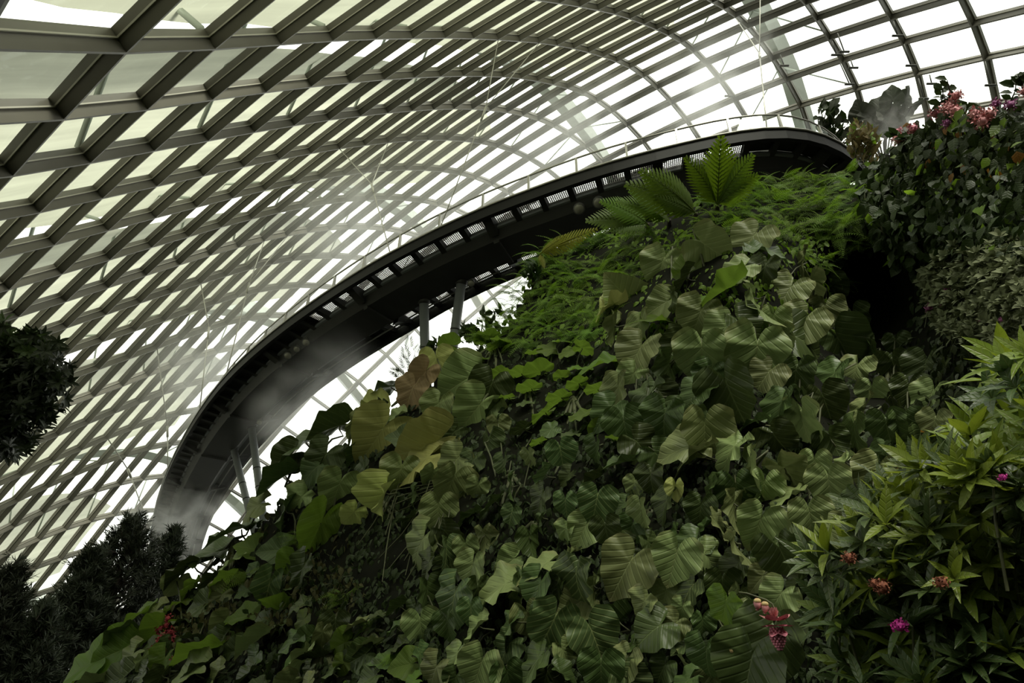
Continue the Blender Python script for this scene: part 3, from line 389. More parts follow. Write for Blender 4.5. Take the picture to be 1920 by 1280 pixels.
# cream shade sails drawn over the left side, outside the glass
sail_mat = cloth_mat('cream_shade_fabric', (0.60, 0.61, 0.51), 0.90)
arch_js = (-9.8, -5.7, -1.6, 2.3, 6.4, 10.25, 14.3, 18.4)
sail_where = ['above the top edge', 'in the uppermost rows of panes', 'across the upper left panes', 'across the middle left panes',
              'across the lower left panes', 'above the round-headed tree', 'low behind the conifers']
for k in range(2, 7):
    mb = MB(); vs, fs, uv = [], [], []
    I = np.linspace(-0.0, 17.5, 36)
    nj = 9
    for a, i in enumerate(I):
        ja = arch_js[k] - 0.09 * (22 - i) + 0.28; jb = arch_js[k + 1] - 0.09 * (22 - i) - 0.18
        end = (i / 17.5) ** 5
        mid = 0.5 * (ja + jb)
        ja, jb = ja + (mid - ja) * end * 0.5, jb + (mid - jb) * end * 0.5
        for b in range(nj):
            t = b / (nj - 1)
            cz = cell_at(i, ja)
            vs.append(dome_at(i, ja + (jb - ja) * t, -(0.36 + 0.08 * math.sin(math.pi * t)) * cz))
            uv.append((i, ja + (jb - ja) * t))
    for a in range(len(I) - 1):
        for b in range(nj - 1):
            q = (a * nj + b, (a + 1) * nj + b, (a + 1) * nj + b + 1, a * nj + b + 1)
            c = sum(vs[x] for x in q) / 4
            if np.linalg.norm(c - EYE) > 3.5 and c[2] > 0:
                fs.append(q)
    if not fs: continue
    mb.add(vs, fs, uv)
    cen = sum(vs) / len(vs)
    o = mb.obj('shade_sail', sail_mat, origin=cen)
    tag(o, 'cream shade sail stretched outside the dome glass, ' + sail_where[k], 'shade sail', 'shade sails outside the dome')

# slim window openers beside the upper right panes
for x0, y0, x1, y1 in ((1570, 62, 1583, 97), (1560, 77, 1568, 103), (1675, 40, 1683, 67), (1695, 83, 1708, 123), (1575, 118, 1593, 158), (1595, 112, 1600, 127),
                       (1722, 147, 1732, 185), (1847, 115, 1857, 160), (1743, 140, 1747, 157), (1463, 103, 1470, 123), (1348, 150, 1367, 180), (1375, 190, 1395, 222)):
    d_ = np.hypot(PXY[..., 0] - x0, PXY[..., 1] - y0); d_[~OK] = 1e9
    q_ = DDIST[np.unravel_index(d_.argmin(), d_.shape)] - 1.0
    mb = MB(); e0, e1 = at(x0, y0, q_), at(x1, y1, q_ - .3)
    mb.tube([e0, e1], .035, 6); mb.tube([e1 - RT * .28, e1 + RT * .28], .07, 6)
    mb.obj('window_opener', ext_dark, ceiling)

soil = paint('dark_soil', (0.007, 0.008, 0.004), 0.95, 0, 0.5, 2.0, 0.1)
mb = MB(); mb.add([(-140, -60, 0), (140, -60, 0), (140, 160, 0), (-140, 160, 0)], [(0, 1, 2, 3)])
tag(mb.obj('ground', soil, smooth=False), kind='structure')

# ------------------------------------------------------------------ elevated walkway
EDGE = np.array([[9.72, 13.73, 15.79], [9.29, 13.44, 15.79], [8.69, 13.12, 15.79], [8.11, 12.94, 15.79], [7.57, 12.87, 15.79], [7.05, 12.9, 15.79], [6.55, 12.98, 15.79], [6.05, 13.05, 15.75], [5.52, 13.09, 15.64], [5.0, 13.15, 15.53], [4.49, 13.21, 15.43], [3.98, 13.3, 15.35], [3.48, 13.41, 15.28], [2.98, 13.55, 15.23], [2.48, 13.7, 15.18], [1.98, 13.87, 15.13], [1.48, 14.06, 15.07], [0.97, 14.26, 15.0], [0.46, 14.46, 14.93], [-0.06, 14.67, 14.87], [-0.58, 14.88, 14.8], [-1.11, 15.1, 14.71], [-1.64, 15.33, 14.6], [-2.17, 15.56, 14.48], [-2.7, 15.8, 14.35], [-3.24, 16.06, 14.22], [-3.79, 16.33, 14.09], [-4.35, 16.65, 13.97], [-4.92, 17.02, 13.85], [-5.51, 17.47, 13.77], [-6.14, 17.98, 13.71], [-6.8, 18.55, 13.66], [-7.48, 19.18, 13.61], [-8.2, 19.87, 13.56], [-8.95, 20.62, 13.5], [-9.73, 21.42, 13.43], [-10.55, 22.3, 13.35], [-11.4, 23.32, 13.26], [-12.31, 24.52, 13.17], [-13.3, 25.93, 13.09], [-14.4, 27.57, 13.03], [-15.64, 29.49, 12.98], [-17.02, 31.73, 12.94], [-18.52, 34.29, 12.87], [-20.11, 37.12, 12.73], [-21.61, 39.98, 12.45], [-22.87, 42.56, 12.1], [-23.88, 44.76, 11.8], [-24.7, 46.9, 11.6]])
EDGE = np.vstack([[[10.6, 14.6, 15.79], [10.2, 14.15, 15.79]], EDGE])
for _ in range(3):
    EDGE[1:-1] = 0.25 * EDGE[:-2] + 0.5 * EDGE[1:-1] + 0.25 * EDGE[2:]
_seg = np.r_[0, np.cumsum(np.linalg.norm(np.diff(EDGE, axis=0), axis=1))]
WLEN = _seg[-1]


def edge_at(s):
    return np.array([np.interp(s, _seg, EDGE[:, k]) for k in range(3)])


def frame_at(s):
    t = edge_at(min(s + 0.4, WLEN)) - edge_at(max(s - 0.4, 0))
    t[2] = 0; t = unit(t)
    lat = np.array([t[1], -t[0], 0])
    return edge_at(s), t, (lat if lat @ np.array([0.55, 0.83, 0]) > 0 else -lat)


LATS = [frame_at(s)[2] for s in np.linspace(0, WLEN, 40)]


def wp(s, o, z):
    """point on the walkway: s metres along, o metres across from the near edge, z above the deck"""
    p, t, l = frame_at(s)
    return p + l * o + np.array([0, 0, z])


dark_steel = paint('dark_walkway_steel', (0.034, 0.034, 0.030), 0.5, 0.0, 0.12, 1.2, 0.3)
rail_steel = paint('brushed_rail_steel', (0.42, 0.41, 0.37), 0.35, 0.6, 0.08, 3.0)
column_steel = paint('grey_column_paint', (0.20, 0.215, 0.215), 0.42, 0.0, 0.08, 0.6)
gl_rail = glass_mat('railing_glass', (0.90, 0.93, 0.88), 0.06)


def grating_mat():
    m, nt, n, l, out = nodes_of('perforated_floor_plate')
    tc = n.new('ShaderNodeTexCoord')
    sep = n.new('ShaderNodeSeparateXYZ'); l.new(tc.outputs['UV'], sep.inputs[0])

    def wave(src, k):
        a = n.new('ShaderNodeMath'); a.operation = 'MULTIPLY'; a.inputs[1].default_value = k * 2 * math.pi
        b = n.new('ShaderNodeMath'); b.operation = 'SINE'
        l.new(src, a.inputs[0]); l.new(a.outputs[0], b.inputs[0]); return b.outputs[0]
    mul = n.new('ShaderNodeMath'); mul.operation = 'ADD'
    l.new(wave(sep.outputs['X'], 17), mul.inputs[0]); l.new(wave(sep.outputs['Y'], 17), mul.inputs[1])
    g = n.new('ShaderNodeMath'); g.operation = 'GREATER_THAN'; g.inputs[1].default_value = 0.75
    l.new(mul.outputs[0], g.inputs[0])
    t = n.new('ShaderNodeBsdfTransparent')
    d = n.new('ShaderNodeBsdfPrincipled'); d.inputs['Base Color'].default_value = (0.10, 0.095, 0.08, 1)
    mx = n.new('ShaderNodeMixShader')
    l.new(g.outputs[0], mx.inputs[0]); l.new(d.outputs['BSDF'], mx.inputs[1]); l.new(t.outputs['BSDF'], mx.inputs[2])
    l.new(mx.outputs['Shader'], out.inputs['Surface'])
    return m


fascia_steel = paint('near_black_fascia', (0.011, 0.011, 0.010), 0.55, 0.0, 0.1, 1.2, 0.2)
grating = grating_mat()
wroot = root('elevated_walkway', edge_at(WLEN * 0.4), 'dark curved elevated walkway hanging in the mist behind the planted slope', 'walkway')
SS = np.arange(0, WLEN, 0.6)


def along(prof, name, mat, s_list=SS, smooth=False):
    mb = MB()
    mb.sweep([[wp(s, o, z) for o, z in prof] for s in s_list])
    return mb.obj(name, mat, wroot, smooth=smooth)


along([(0.0, -0.33), (0.0, 0.06), (0.13, 0.06), (0.13, -0.33)], 'edge_beam', fascia_steel)
along([(2.98, -0.33), (2.98, 0.06), (3.1, 0.06), (3.1, -0.33)], 'edge_beam', fascia_steel)
along([(0.72, -0.02), (2.36, -0.02), (2.36, -0.16), (2.12, -0.46), (0.98, -0.46), (0.72, -0.16)], 'box_girder', dark_steel)
along([(0.70, -0.22), (0.70, -0.14), (0.80, -0.14), (0.80, -0.22)], 'girder_flange', column_steel)
along([(2.28, -0.22), (2.28, -0.14), (2.38, -0.14), (2.38, -0.22)], 'girder_flange', column_steel)
mb = MB(); mb.tube([wp(s, -0.02, 0.04) for s in SS], 0.035, 6); mb.obj('edge_pipe', rail_steel, wroot)
mb = MB(); mb.tube([wp(s, 2.62, -0.20) for s in SS], 0.03, 6); mb.obj('service_pipe', rail_steel, wroot)
STEP = 0.86
nb = int(WLEN / STEP)
for k in range(nb):
    s = k * STEP + 0.3
    vis_far = 700 < to_px(wp(s, 2.7, -0.1))[0] < 1180
    solid = s < 4.2
    mb = MB()
    big = k % 6 == 2
    w = 0.14 if big else 0.09
    for o0, o1 in (((0.1, 0.8), (2.3, 3.0)) if (vis_far or big) else ((0.1, 0.8),)):
        i0, i1 = (o0, o1) if o0 < 1 else (o1, o0)
        vs = []
        for ds in (-w, w):
            vs += [wp(s + ds, i0, 0.0), wp(s + ds, i1, 0.0), wp(s + ds, i1, -0.24 if not big else -0.42), wp(s + ds, i0, -0.14)]
        mb.add(vs, [(0, 1, 2, 3), (7, 6, 5, 4), (0, 4, 5, 1), (1, 5, 6, 2), (2, 6, 7, 3), (3, 7, 4, 0)])
        mb.obj('bracket', dark_steel, wroot, smooth=False); mb = MB()
    if big:
        vs = []
        for ds in (-0.09, 0.09):
            vs += [wp(s + ds, 0.95, -0.44), wp(s + ds, 2.15, -0.44), wp(s + ds, 2.12, -0.54), wp(s + ds, 0.98, -0.54)]
        mb.add(vs, [(0, 1, 2, 3), (7, 6, 5, 4), (0, 4, 5, 1), (1, 5, 6, 2), (2, 6, 7, 3), (3, 7, 4, 0)])
        mb.obj('cross_rib', dark_steel, wroot, smooth=False)
    for o0, o1 in (((0.14, 0.70), (2.40, 2.96)) if vis_far else ((0.14, 0.70),)):
        if to_px(wp(s, 0, 0))[0] < 545 and o0 < 1: continue
        mb = MB()
        q = [wp(s, o0, -0.05), wp(s + STEP, o0, -0.05), wp(s + STEP, o1, -0.05), wp(s, o1, -0.05)]
        mb.add(q, [(0, 1, 2, 3)], [(0, 0), (STEP, 0), (STEP, o1 - o0), (0, o1 - o0)])
        mb.obj('perforated_plate', dark_steel if solid else grating, wroot, smooth=False)

s_in = [s for s in SS if to_px(wp(s, 0, 0))[0] < 575]
along([(0.1, -0.07), (0.1, -0.03), (0.75, -0.03), (0.75, -0.07)], 'soffit_plate', dark_steel, s_in)
s_in = [s for s in SS if to_px(wp(s, 2.7, -0.1))[0] < 730]
along([(2.3, -0.07), (2.3, -0.03), (3.0, -0.03), (3.0, -0.07)], 'soffit_plate', dark_steel, s_in)
s_in = [s for s in SS if to_px(wp(s, 2.7, -0.1))[0] > 1160]
along([(2.3, -0.07), (2.3, -0.03), (3.0, -0.03), (3.0, -0.07)], 'soffit_plate', dark_steel, s_in)

rail = MB()
for z, r in ((0.92, 0.030), (0.30, 0.018), (0.16, 0.018)):
    rail.tube([wp(s, 0.30, z) for s in SS], r, 6)
rail.obj('handrail', rail_steel, wroot)
k = 0
for s in np.arange(0.5, WLEN, 1.5):
    mb = MB()
    vs = []
    for ds in (-0.03, 0.03):
        vs += [wp(s + ds, 0.22, -0.02), wp(s + ds, 0.36, -0.02), wp(s + ds, 0.33, 0.92), wp(s + ds, 0.27, 0.92)]
    mb.add(vs, [(0, 1, 2, 3), (7, 6, 5, 4), (0, 4, 5, 1), (1, 5, 6, 2), (2, 6, 7, 3), (3, 7, 4, 0)])
    mb.obj('railing_post', rail_steel, wroot, smooth=False)
mb = MB()
for s in np.arange(0.0, 4.8, 0.4):
    mb.add([wp(s, 0.3, 0.05), wp(s + 0.4, 0.3, 0.05), wp(s + 0.4, 0.3, 0.9), wp(s, 0.3, 0.9)], [(0, 1, 2, 3)])
mb.obj('glass_balustrade', gl_rail, wroot, smooth=False)


def nearest_s(px, py, o, z):
    best = min(np.arange(0, WLEN, 0.1), key=lambda s: (lambda q: (q[0] - px) ** 2 + (q[1] - py) ** 2)(to_px(wp(s, o, z))))
    return best


# inclined columns carrying the walkway
for (tx, ty, bx, by, bd, lab) in (
        (786, 556, 799, 770, 0.97, 'slate grey steel column left of the upright pair above the brown leaf'),
        (857, 519, 838, 740, 0.96, 'slate grey steel column leaning right, nearer the fern slope'),
        (429, 836, 478, 1000, 0.94, 'pale misty column leaning left beside the lower walkway bend'),
        (464, 796, 496, 990, 0.94, 'pale misty column close behind the dark overhanging leaves')):
    s = nearest_s(tx, ty, 2.1, -0.46)
    top = wp(s, 2.1, -0.44)
    dist = np.linalg.norm(top - EYE)
    bot = at(bx, by, dist * bd)
    bot = bot + (bot - top) * 0.35
    u = unit(bot - top)
    c = root('support_column', bot, lab, 'column', 'inclined columns under the walkway')
    mb = MB(); mb.tube([top, bot], 0.155, 16); mb.obj('shaft', column_steel, c)
    mb = MB()
    for f in (0.42, 0.6, 0.75):
        p = top + (bot - top) * f * 0.75; mb.tube([p - u * 0.02, p + u * 0.02], 0.165, 16)
    mb.obj('joint_ring', dark_steel, c)
    mb = MB(); mb.tube([top - u * 0.12, top + u * 0.06], 0.2, 16); mb.obj('head_plate', dark_steel, c)

# stays between the dome and the walkway
cable_steel = paint('cable_steel', (0.55, 0.54, 0.48), 0.4, 0.5, 0.05, 3)


def snap(px, py):
    d = np.hypot(PXY[..., 0] - px, PXY[..., 1] - py); d[~OK] = 1e9
    i, j = np.unravel_index(d.argmin(), d.shape)
    return DOME[i, j] + DN[i, j] * CELL[i, j] * 0.13


for tops, join, low, lab in (
        (((926, 60), (1003, 65)), (911, 202), (822, 424), 'forked steel stay reaching the walkway middle from the vault top'),
        (((642, 276), (718, 255)), (697, 346), (730, 470), 'forked steel stay in front of the central misty panes'),
        (((1398, -30), (1418, -12)), (1424, 100), (1437, 242), 'upright steel stay at the upper end of the walkway'),
        (((465, 427), (534, 432)), (467, 532), (417, 705), 'long forked stay dropping to the lower left walkway'),
        (((370, 522),), (392, 615), (370, 772), 'kinked stay meeting the walkway where the mist is thickest'),
        (((285, 648),), (314, 800), (312, 885), 'thin stay hanging left of the walkway bend'),
        (((190, 810),), (240, 880), (280, 1000), 'thin lowest stay near the conifer tops')):
    s = nearest_s(low[0], low[1], 0.0, 0.0)
    e = wp(s, 0.03, 0.04)
    tp = [snap(*t) for t in tops]
    dj = 0.45 * np.linalg.norm(tp[0] - EYE) + 0.55 * np.linalg.norm(e - EYE)
    J = at(join[0], join[1], dj)
    c = root('steel_stay', e, lab, 'cable', 'steel stays holding the walkway')
    mb = MB()
    rad = 0.00075 * dj
    for t in tp: mb.tube([t, J], rad, 5)
    mb.tube([J, e], rad, 5); mb.obj('cable', cable_steel, c)
    mb = MB(); u = unit(e - J); mb.tube([J - u * 0.05, J + u * 0.55], rad * 2.2, 8); mb.obj('turnbuckle', cable_steel, c)

# floodlights hung below the walkway
lamp_body = paint('lamp_housing', (0.10, 0.10, 0.09), 0.4, 0.3, 0.05)
lamp_lens = paint('lamp_lens', (0.28, 0.27, 0.22), 0.15, 0.0, 0.05, 4, 0.6)
for (px, py, r, lab) in ((1092, 385, 11, 'round floodlight, left of the two below the walkway beside the fern tips'),
                         (1127, 378, 11, 'round floodlight half behind the lowest bright fern tip'),
                         (889, 523, 7, 'small pale floodlight right of the tall columns'),
                         (578, 628, 7, 'upper one of the floodlights on the misty walkway underside'),
                         (561, 642, 6, 'middle one of the floodlights on the misty walkway underside'),
                         (543, 657, 7, 'lower one of the floodlights on the misty walkway underside'),
                         (490, 785, 5, 'tiny pale floodlight near the lower pair of columns')):
    s = min(np.arange(0, WLEN, 0.2), key=lambda s: min(np.hypot(*(np.array(to_px(wp(s, o, -0.5))) - (px, py))) for o in (0.9, 1.5, 2.1, 2.6)))
    o = min(np.arange(0.7, 2.9, 0.1), key=lambda o: np.hypot(*(np.array(to_px(wp(s, o, -0.62))) - (px, py))))
    up = wp(s, o, -0.44 if o < 2.2 else -0.15)
    p = wp(s, o, -0.64)
    R = r / FPX * np.linalg.norm(p - EYE)
    ax = unit(unit(EYE - p) * 0.8 + np.array([0, 0, -0.5]))
    c = root('floodlight', p, lab, 'floodlight', 'floodlights under the walkway')
    mb = MB(); mb.tube([p - ax * R * 1.3, p - ax * R * 0.6, p, p + ax * 0.03], [R * 0.55, R * 0.95, R, R], 18); mb.obj('housing', lamp_body, c)
    mb = MB(); mb.tube([p + ax * 0.028, p + ax * 0.045], [R * 0.84, R * 0.8], 18); mb.obj('lens', lamp_lens, c)
    mb = MB(); mb.tube([up, p - ax * R * 1.1], 0.03, 6); mb.obj('bracket', lamp_body, c)

# ------------------------------------------------------------------ planted slope
CTRL = [(1900, 1270, 5.8), (1500, 1270, 6.0), (1000, 1270, 7.0), (600, 1270, 9.2), (250, 1270, 13), (120, 1270, 15), (330, 1060, 16), (640, 1000, 11.3),
        (480, 920, 15), (560, 830, 15), (640, 780, 14.6), (790, 680, 14.6), (900, 620, 15), (1000, 490, 16.5), (1010, 460, 17), (1000, 900, 8.6),
        (1300, 900, 7.5), (1600, 900, 7.4), (1900, 900, 7.0), (1200, 640, 10.5), (1415, 640, 9.4), (1400, 470, 11.2), (1600, 420, 13), (1645, 560, 14.5),
        (1850, 560, 8.8), (1850, 330, 10.5), (1780, 200, 12.7), (1930, 150, 12), (1200, 400, 16.5), (1330, 310, 17), (1500, 330, 16.5), (1620, 300, 15.5), (1120, 430, 17), (2350, 700, 9.5), (2350, 200, 12.5), (2500, 1270, 7.5)]
_cp = np.array([c[:2] for c in CTRL]) / 1000.0
_cd = np.log(np.array([c[2] for c in CTRL]))


def _tps(r2):
    return r2 * np.log(r2 + 1e-9)


_K = _tps(((_cp[:, None] - _cp[None]) ** 2).sum(2)) + 0.002 * np.eye(len(_cp))
_Pm = np.c_[np.ones(len(_cp)), _cp]
_sol = np.linalg.solve(np.block([[_K, _Pm], [_Pm.T, np.zeros((3, 3))]]), np.r_[_cd, 0, 0, 0])


def depth(px, py):
    q = np.array([px, py]) / 1000.0
    k = _tps(((q - _cp) ** 2).sum(1))
    return float(math.exp(k @ _sol[:len(_cp)] + _sol[len(_cp):] @ np.r_[1, q]))


def on_slope(px, py, off=0.0):
    return at(px, py, depth(px, py) - off)


def inside(poly, x, y):
    r = False
    for k in range(len(poly)):
        (x1, y1), (x2, y2) = poly[k], poly[k - 1]
        if (y1 > y) != (y2 > y) and x < (x2 - x1) * (y - y1) / (y2 - y1) + x1:
            r = not r
    return r


HILL = [(120, 1330), (180, 1265), (240, 1215), (335, 1115), (405, 1060), (490, 970), (555, 900), (610, 850), (670, 815), (730, 775), (800, 715), (850, 685),
        (910, 640), (960, 578), (998, 508), (1016, 472), (1100, 450), (1180, 426), (1230, 405), (1330, 365), (1420, 365), (1500, 345), (1600, 335), (1650, 285),
        (1700, 245), (1780, 215), (1850, 205), (1930, 180), (2100, 150), (2450, 150), (2450, 1360), (120, 1360)]
STEPX = 14
gx = np.arange(100, 2480, STEPX); gy = np.arange(150, 1370, STEPX)
idx, mb = {}, MB()
vs, fs = [], []
for a, x in enumerate(gx):
    for b, y in enumerate(gy):
        if inside(HILL, x, y):
            nz = noise.noise(Vector((x / 60.0, y / 60.0, 0))) * 0.022
            idx[a, b] = len(vs); vs.append(at(x, y, depth(x, y) * (1 + nz)))
nfront = len(vs)
vs += [v + ray(*to_px(v)) * np.array([1, 1, 0.6]) * 1.6 for v in vs]
edges = {}
for (a, b) in list(idx):
    q = [(a, b), (a + 1, b), (a + 1, b + 1), (a, b + 1)]
    if all(k in idx for k in q):
        f = [idx[k] for k in q]
        fs.append(tuple(f)); fs.append(tuple(nfront + k for k in reversed(f)))
        for e in zip(f, f[1:] + f[:1]):
            edges[e] = 1
for (p, q) in edges:
    if (q, p) not in edges:
        fs.append((q, p, nfront + p, nfront + q))
mb.add(vs, fs)
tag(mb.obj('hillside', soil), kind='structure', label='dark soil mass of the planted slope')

# ------------------------------------------------------------------ leaf materials and leaf shapes
def leaf_mat(name, col, vein, n_lat=9.0, lat_amt=0.35, rough=0.42, trans=0.22, slope=0.7, edge=None, spec=0.35, tcol=None):
    """green blade: pale midrib and side veins from the blade's own coordinates, uneven tone, light shining through"""
    m, nt, n, l, out = nodes_of(name)

    def M(op, a, b=None, c=None):
        q = n.new('ShaderNodeMath'); q.operation = op
        for k, v in enumerate((a, b, c)):
            if v is None: continue
            if isinstance(v, (int, float)): q.inputs[k].default_value = v
            else: l.new(v, q.inputs[k])
        return q.outputs[0]

    def MIX(f, a, b):
        q = n.new('ShaderNodeMix'); q.data_type = 'RGBA'
        for sck, v in ((q.inputs[0], f), (q.inputs[6], a), (q.inputs[7], b)):
            if isinstance(v, tuple): sck.default_value = (*v, 1)
            elif isinstance(v, (int, float)): sck.default_value = v
            else: l.new(v, sck)
        return q.outputs[2]
    tc = n.new('ShaderNodeTexCoord'); sp = n.new('ShaderNodeSeparateXYZ'); l.new(tc.outputs['UV'], sp.inputs[0])
    ax = M('ABSOLUTE', sp.outputs['X'])
    mid = M('SUBTRACT', 1.0, M('MULTIPLY', ax, 55.0)); mid.node.use_clamp = True
    ph = M('SUBTRACT', sp.outputs['Y'], M('MULTIPLY', M('POWER', ax, 0.8), slope))
    lat = M('POWER', M('ABSOLUTE', M('COSINE', M('MULTIPLY', ph, n_lat * math.pi))), 26.0)
    oi = n.new('ShaderNodeObjectInfo')
    nz = n.new('ShaderNodeTexNoise'); nz.inputs['Scale'].default_value = 2.2; nz.inputs['Detail'].default_value = 3
    l.new(tc.outputs['Object'], nz.inputs['Vector'])
    c = np.array(col)
    base = MIX(nz.outputs['Fac'], tuple(c * 0.72), tuple(c * 1.28))
    hs = n.new('ShaderNodeHueSaturation')
    l.new(base, hs.inputs['Color'])
    l.new(M('ADD', M('MULTIPLY', oi.outputs['Random'], 0.035), 0.48), hs.inputs['Hue'])
    l.new(M('ADD', M('MULTIPLY', oi.outputs['Random'], 0.6), 0.68), hs.inputs['Value'])
    body = MIX(M('MULTIPLY', lat, lat_amt), hs.outputs['Color'], vein)
    body = MIX(M('MULTIPLY', mid, 0.75), body, vein)
    if edge is not None:
        r2 = M('ADD', M('POWER', ax, 2.0), M('POWER', M('ABSOLUTE', M('SUBTRACT', sp.outputs['Y'], 0.12)), 2.0))
        ef = M('MULTIPLY', M('SUBTRACT', M('ADD', r2, M('MULTIPLY', nz.outputs['Fac'], 0.22)), 0.34), 5.0); ef.node.use_clamp = True
        body = MIX(M('MULTIPLY', ef, 0.6), body, edge)
    p = n.new('ShaderNodeBsdfPrincipled'); p.inputs['Roughness'].default_value = rough
    p.inputs['Specular IOR Level'].default_value = spec
    l.new(body, p.inputs['Base Color'])
    bp = n.new('ShaderNodeBump'); bp.inputs['Strength'].default_value = 0.3; bp.inputs['Distance'].default_value = 0.02
    l.new(M('SUBTRACT', 0.0, M('ADD', lat, mid)), bp.inputs['Height']); l.new(bp.outputs['Normal'], p.inputs['Normal'])
    t = n.new('ShaderNodeBsdfTranslucent')
    if tcol: t.inputs['Color'].default_value = (*tcol, 1)
    else: l.new(body, t.inputs['Color'])
    mx = n.new('ShaderNodeMixShader'); mx.inputs[0].default_value = trans
    l.new(p.outputs['BSDF'], mx.inputs[1]); l.new(t.outputs['BSDF'], mx.inputs[2])
    l.new(mx.outputs['Shader'], out.inputs['Surface'])
    return m


LM = {
    'grey': leaf_mat('greyish_green_blade', (0.195, 0.25, 0.088), (0.26, 0.31, 0.12), 7, 0.25, 0.48, 0.15, edge=(0.26, 0.25, 0.10)),
    'yellow': leaf_mat('yellowing_blade', (0.46, 0.50, 0.16), (0.40, 0.42, 0.16), 7, 0.3, 0.48, 0.20, edge=(0.34, 0.30, 0.11)),
    'dark': leaf_mat('dark_green_blade', (0.062, 0.096, 0.026), (0.15, 0.20, 0.07), 7, 0.2, 0.42, 0.15),
    'veined': leaf_mat('pale_veined_blade', (0.085, 0.135, 0.045), (0.32, 0.38, 0.14), 7, 0.45, 0.45, 0.18),
    'bright': leaf_mat('bright_green_blade', (0.12, 0.20, 0.028), (0.20, 0.28, 0.06), 9, 0.30, 0.5, 0.45, tcol=(0.16, 0.26, 0.03)),
    'brown': leaf_mat('withered_brown_blade', (0.40, 0.31, 0.15), (0.46, 0.38, 0.2), 9, 0.3, 0.7, 0.2),
    'fern': leaf_mat('fern_green', (0.155, 0.26, 0.028), (0.15, 0.24, 0.04), 1, 0.05, 0.55, 0.40, tcol=(0.20, 0.36, 0.02)),
    'treefern': leaf_mat('tree_fern_green', (0.080, 0.140, 0.012), (0.14, 0.18, 0.03), 1, 0.05, 0.55, 0.45, tcol=(0.15, 0.24, 0.01)),
    'goldfern': leaf_mat('yellow_fern', (0.22, 0.23, 0.02), (0.25, 0.22, 0.03), 1, 0.05, 0.55, 0.45, tcol=(0.30, 0.30, 0.02)),
    'shrub': leaf_mat('glossy_shrub_leaf', (0.028, 0.050, 0.011), (0.05, 0.075, 0.02), 5, 0.15, 0.45, 0.2, spec=0.22),
    'autumn': leaf_mat('orange_shrub_leaf', (0.26, 0.14, 0.015), (0.3, 0.2, 0.04), 5, 0.15, 0.45, 0.3),
    'lime': leaf_mat('lime_shrub_leaf', (0.15, 0.27, 0.03), (0.22, 0.30, 0.06), 5, 0.15, 0.4, 0.45, tcol=(0.25, 0.42, 0.03)),
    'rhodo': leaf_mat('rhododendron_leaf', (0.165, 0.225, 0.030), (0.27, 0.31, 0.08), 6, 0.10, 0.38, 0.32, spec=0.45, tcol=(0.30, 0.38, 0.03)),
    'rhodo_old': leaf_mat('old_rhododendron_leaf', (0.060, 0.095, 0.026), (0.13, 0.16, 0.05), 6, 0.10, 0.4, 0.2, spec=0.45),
    'fuzzy': leaf_mat('woolly_grey_leaf', (0.15, 0.18, 0.085), (0.2, 0.22, 0.12), 5, 0.1, 0.8, 0.15),
    'needle': leaf_mat('conifer_needles', (0.032, 0.042, 0.022), (0.04, 0.05, 0.03), 1, 0.0, 0.6, 0.1),
    'tree': leaf_mat('dark_tree_leaf', (0.022, 0.032, 0.012), (0.04, 0.05, 0.02), 3, 0.1, 0.45, 0.15),
    'cover': leaf_mat('creeping_cover_leaf', (0.030, 0.052, 0.012), (0.05, 0.08, 0.02), 4, 0.1, 0.55, 0.25),
    'moss': leaf_mat('brownish_moss', (0.075, 0.075, 0.022), (0.09, 0.09, 0.03), 4, 0.1, 0.7, 0.25),
    'misty': leaf_mat('far_shrub_leaf', (0.060, 0.070, 0.045), (0.12, 0.13, 0.09), 5, 0.1, 0.6, 0.2),
    'russet': leaf_mat('russet_tuft', (0.17, 0.13, 0.05), (0.2, 0.16, 0.07), 3, 0.1, 0.7, 0.3),
}
stem_mat = paint('green_brown_stem', (0.075, 0.085, 0.035), 0.6, 0, 0.3, 8)
bark = paint('dark_bark', (0.035, 0.027, 0.018), 0.9, 0, 0.4, 10)
pink = paint('pale_pink_petals', (0.55, 0.24, 0.24), 0.6, 0, 0.25, 30)
rose = paint('rose_pink_bracts', (0.56, 0.20, 0.25), 0.5, 0, 0.3, 25)
mauve = paint('mauve_petals', (0.30, 0.08, 0.22), 0.6, 0, 0.3, 30)
magenta = paint('magenta_petals', (0.38, 0.02, 0.20), 0.6, 0, 0.3, 30)
rust = paint('rusty_dry_flowers', (0.17, 0.055, 0.025), 0.8, 0, 0.5, 40)
crimson = paint('red_small_flowers', (0.30, 0.035, 0.045), 0.7, 0, 0.4, 40)
cream_bud = paint('cream_bud_scales', (0.55, 0.42, 0.18), 0.6, 0, 0.25, 25)


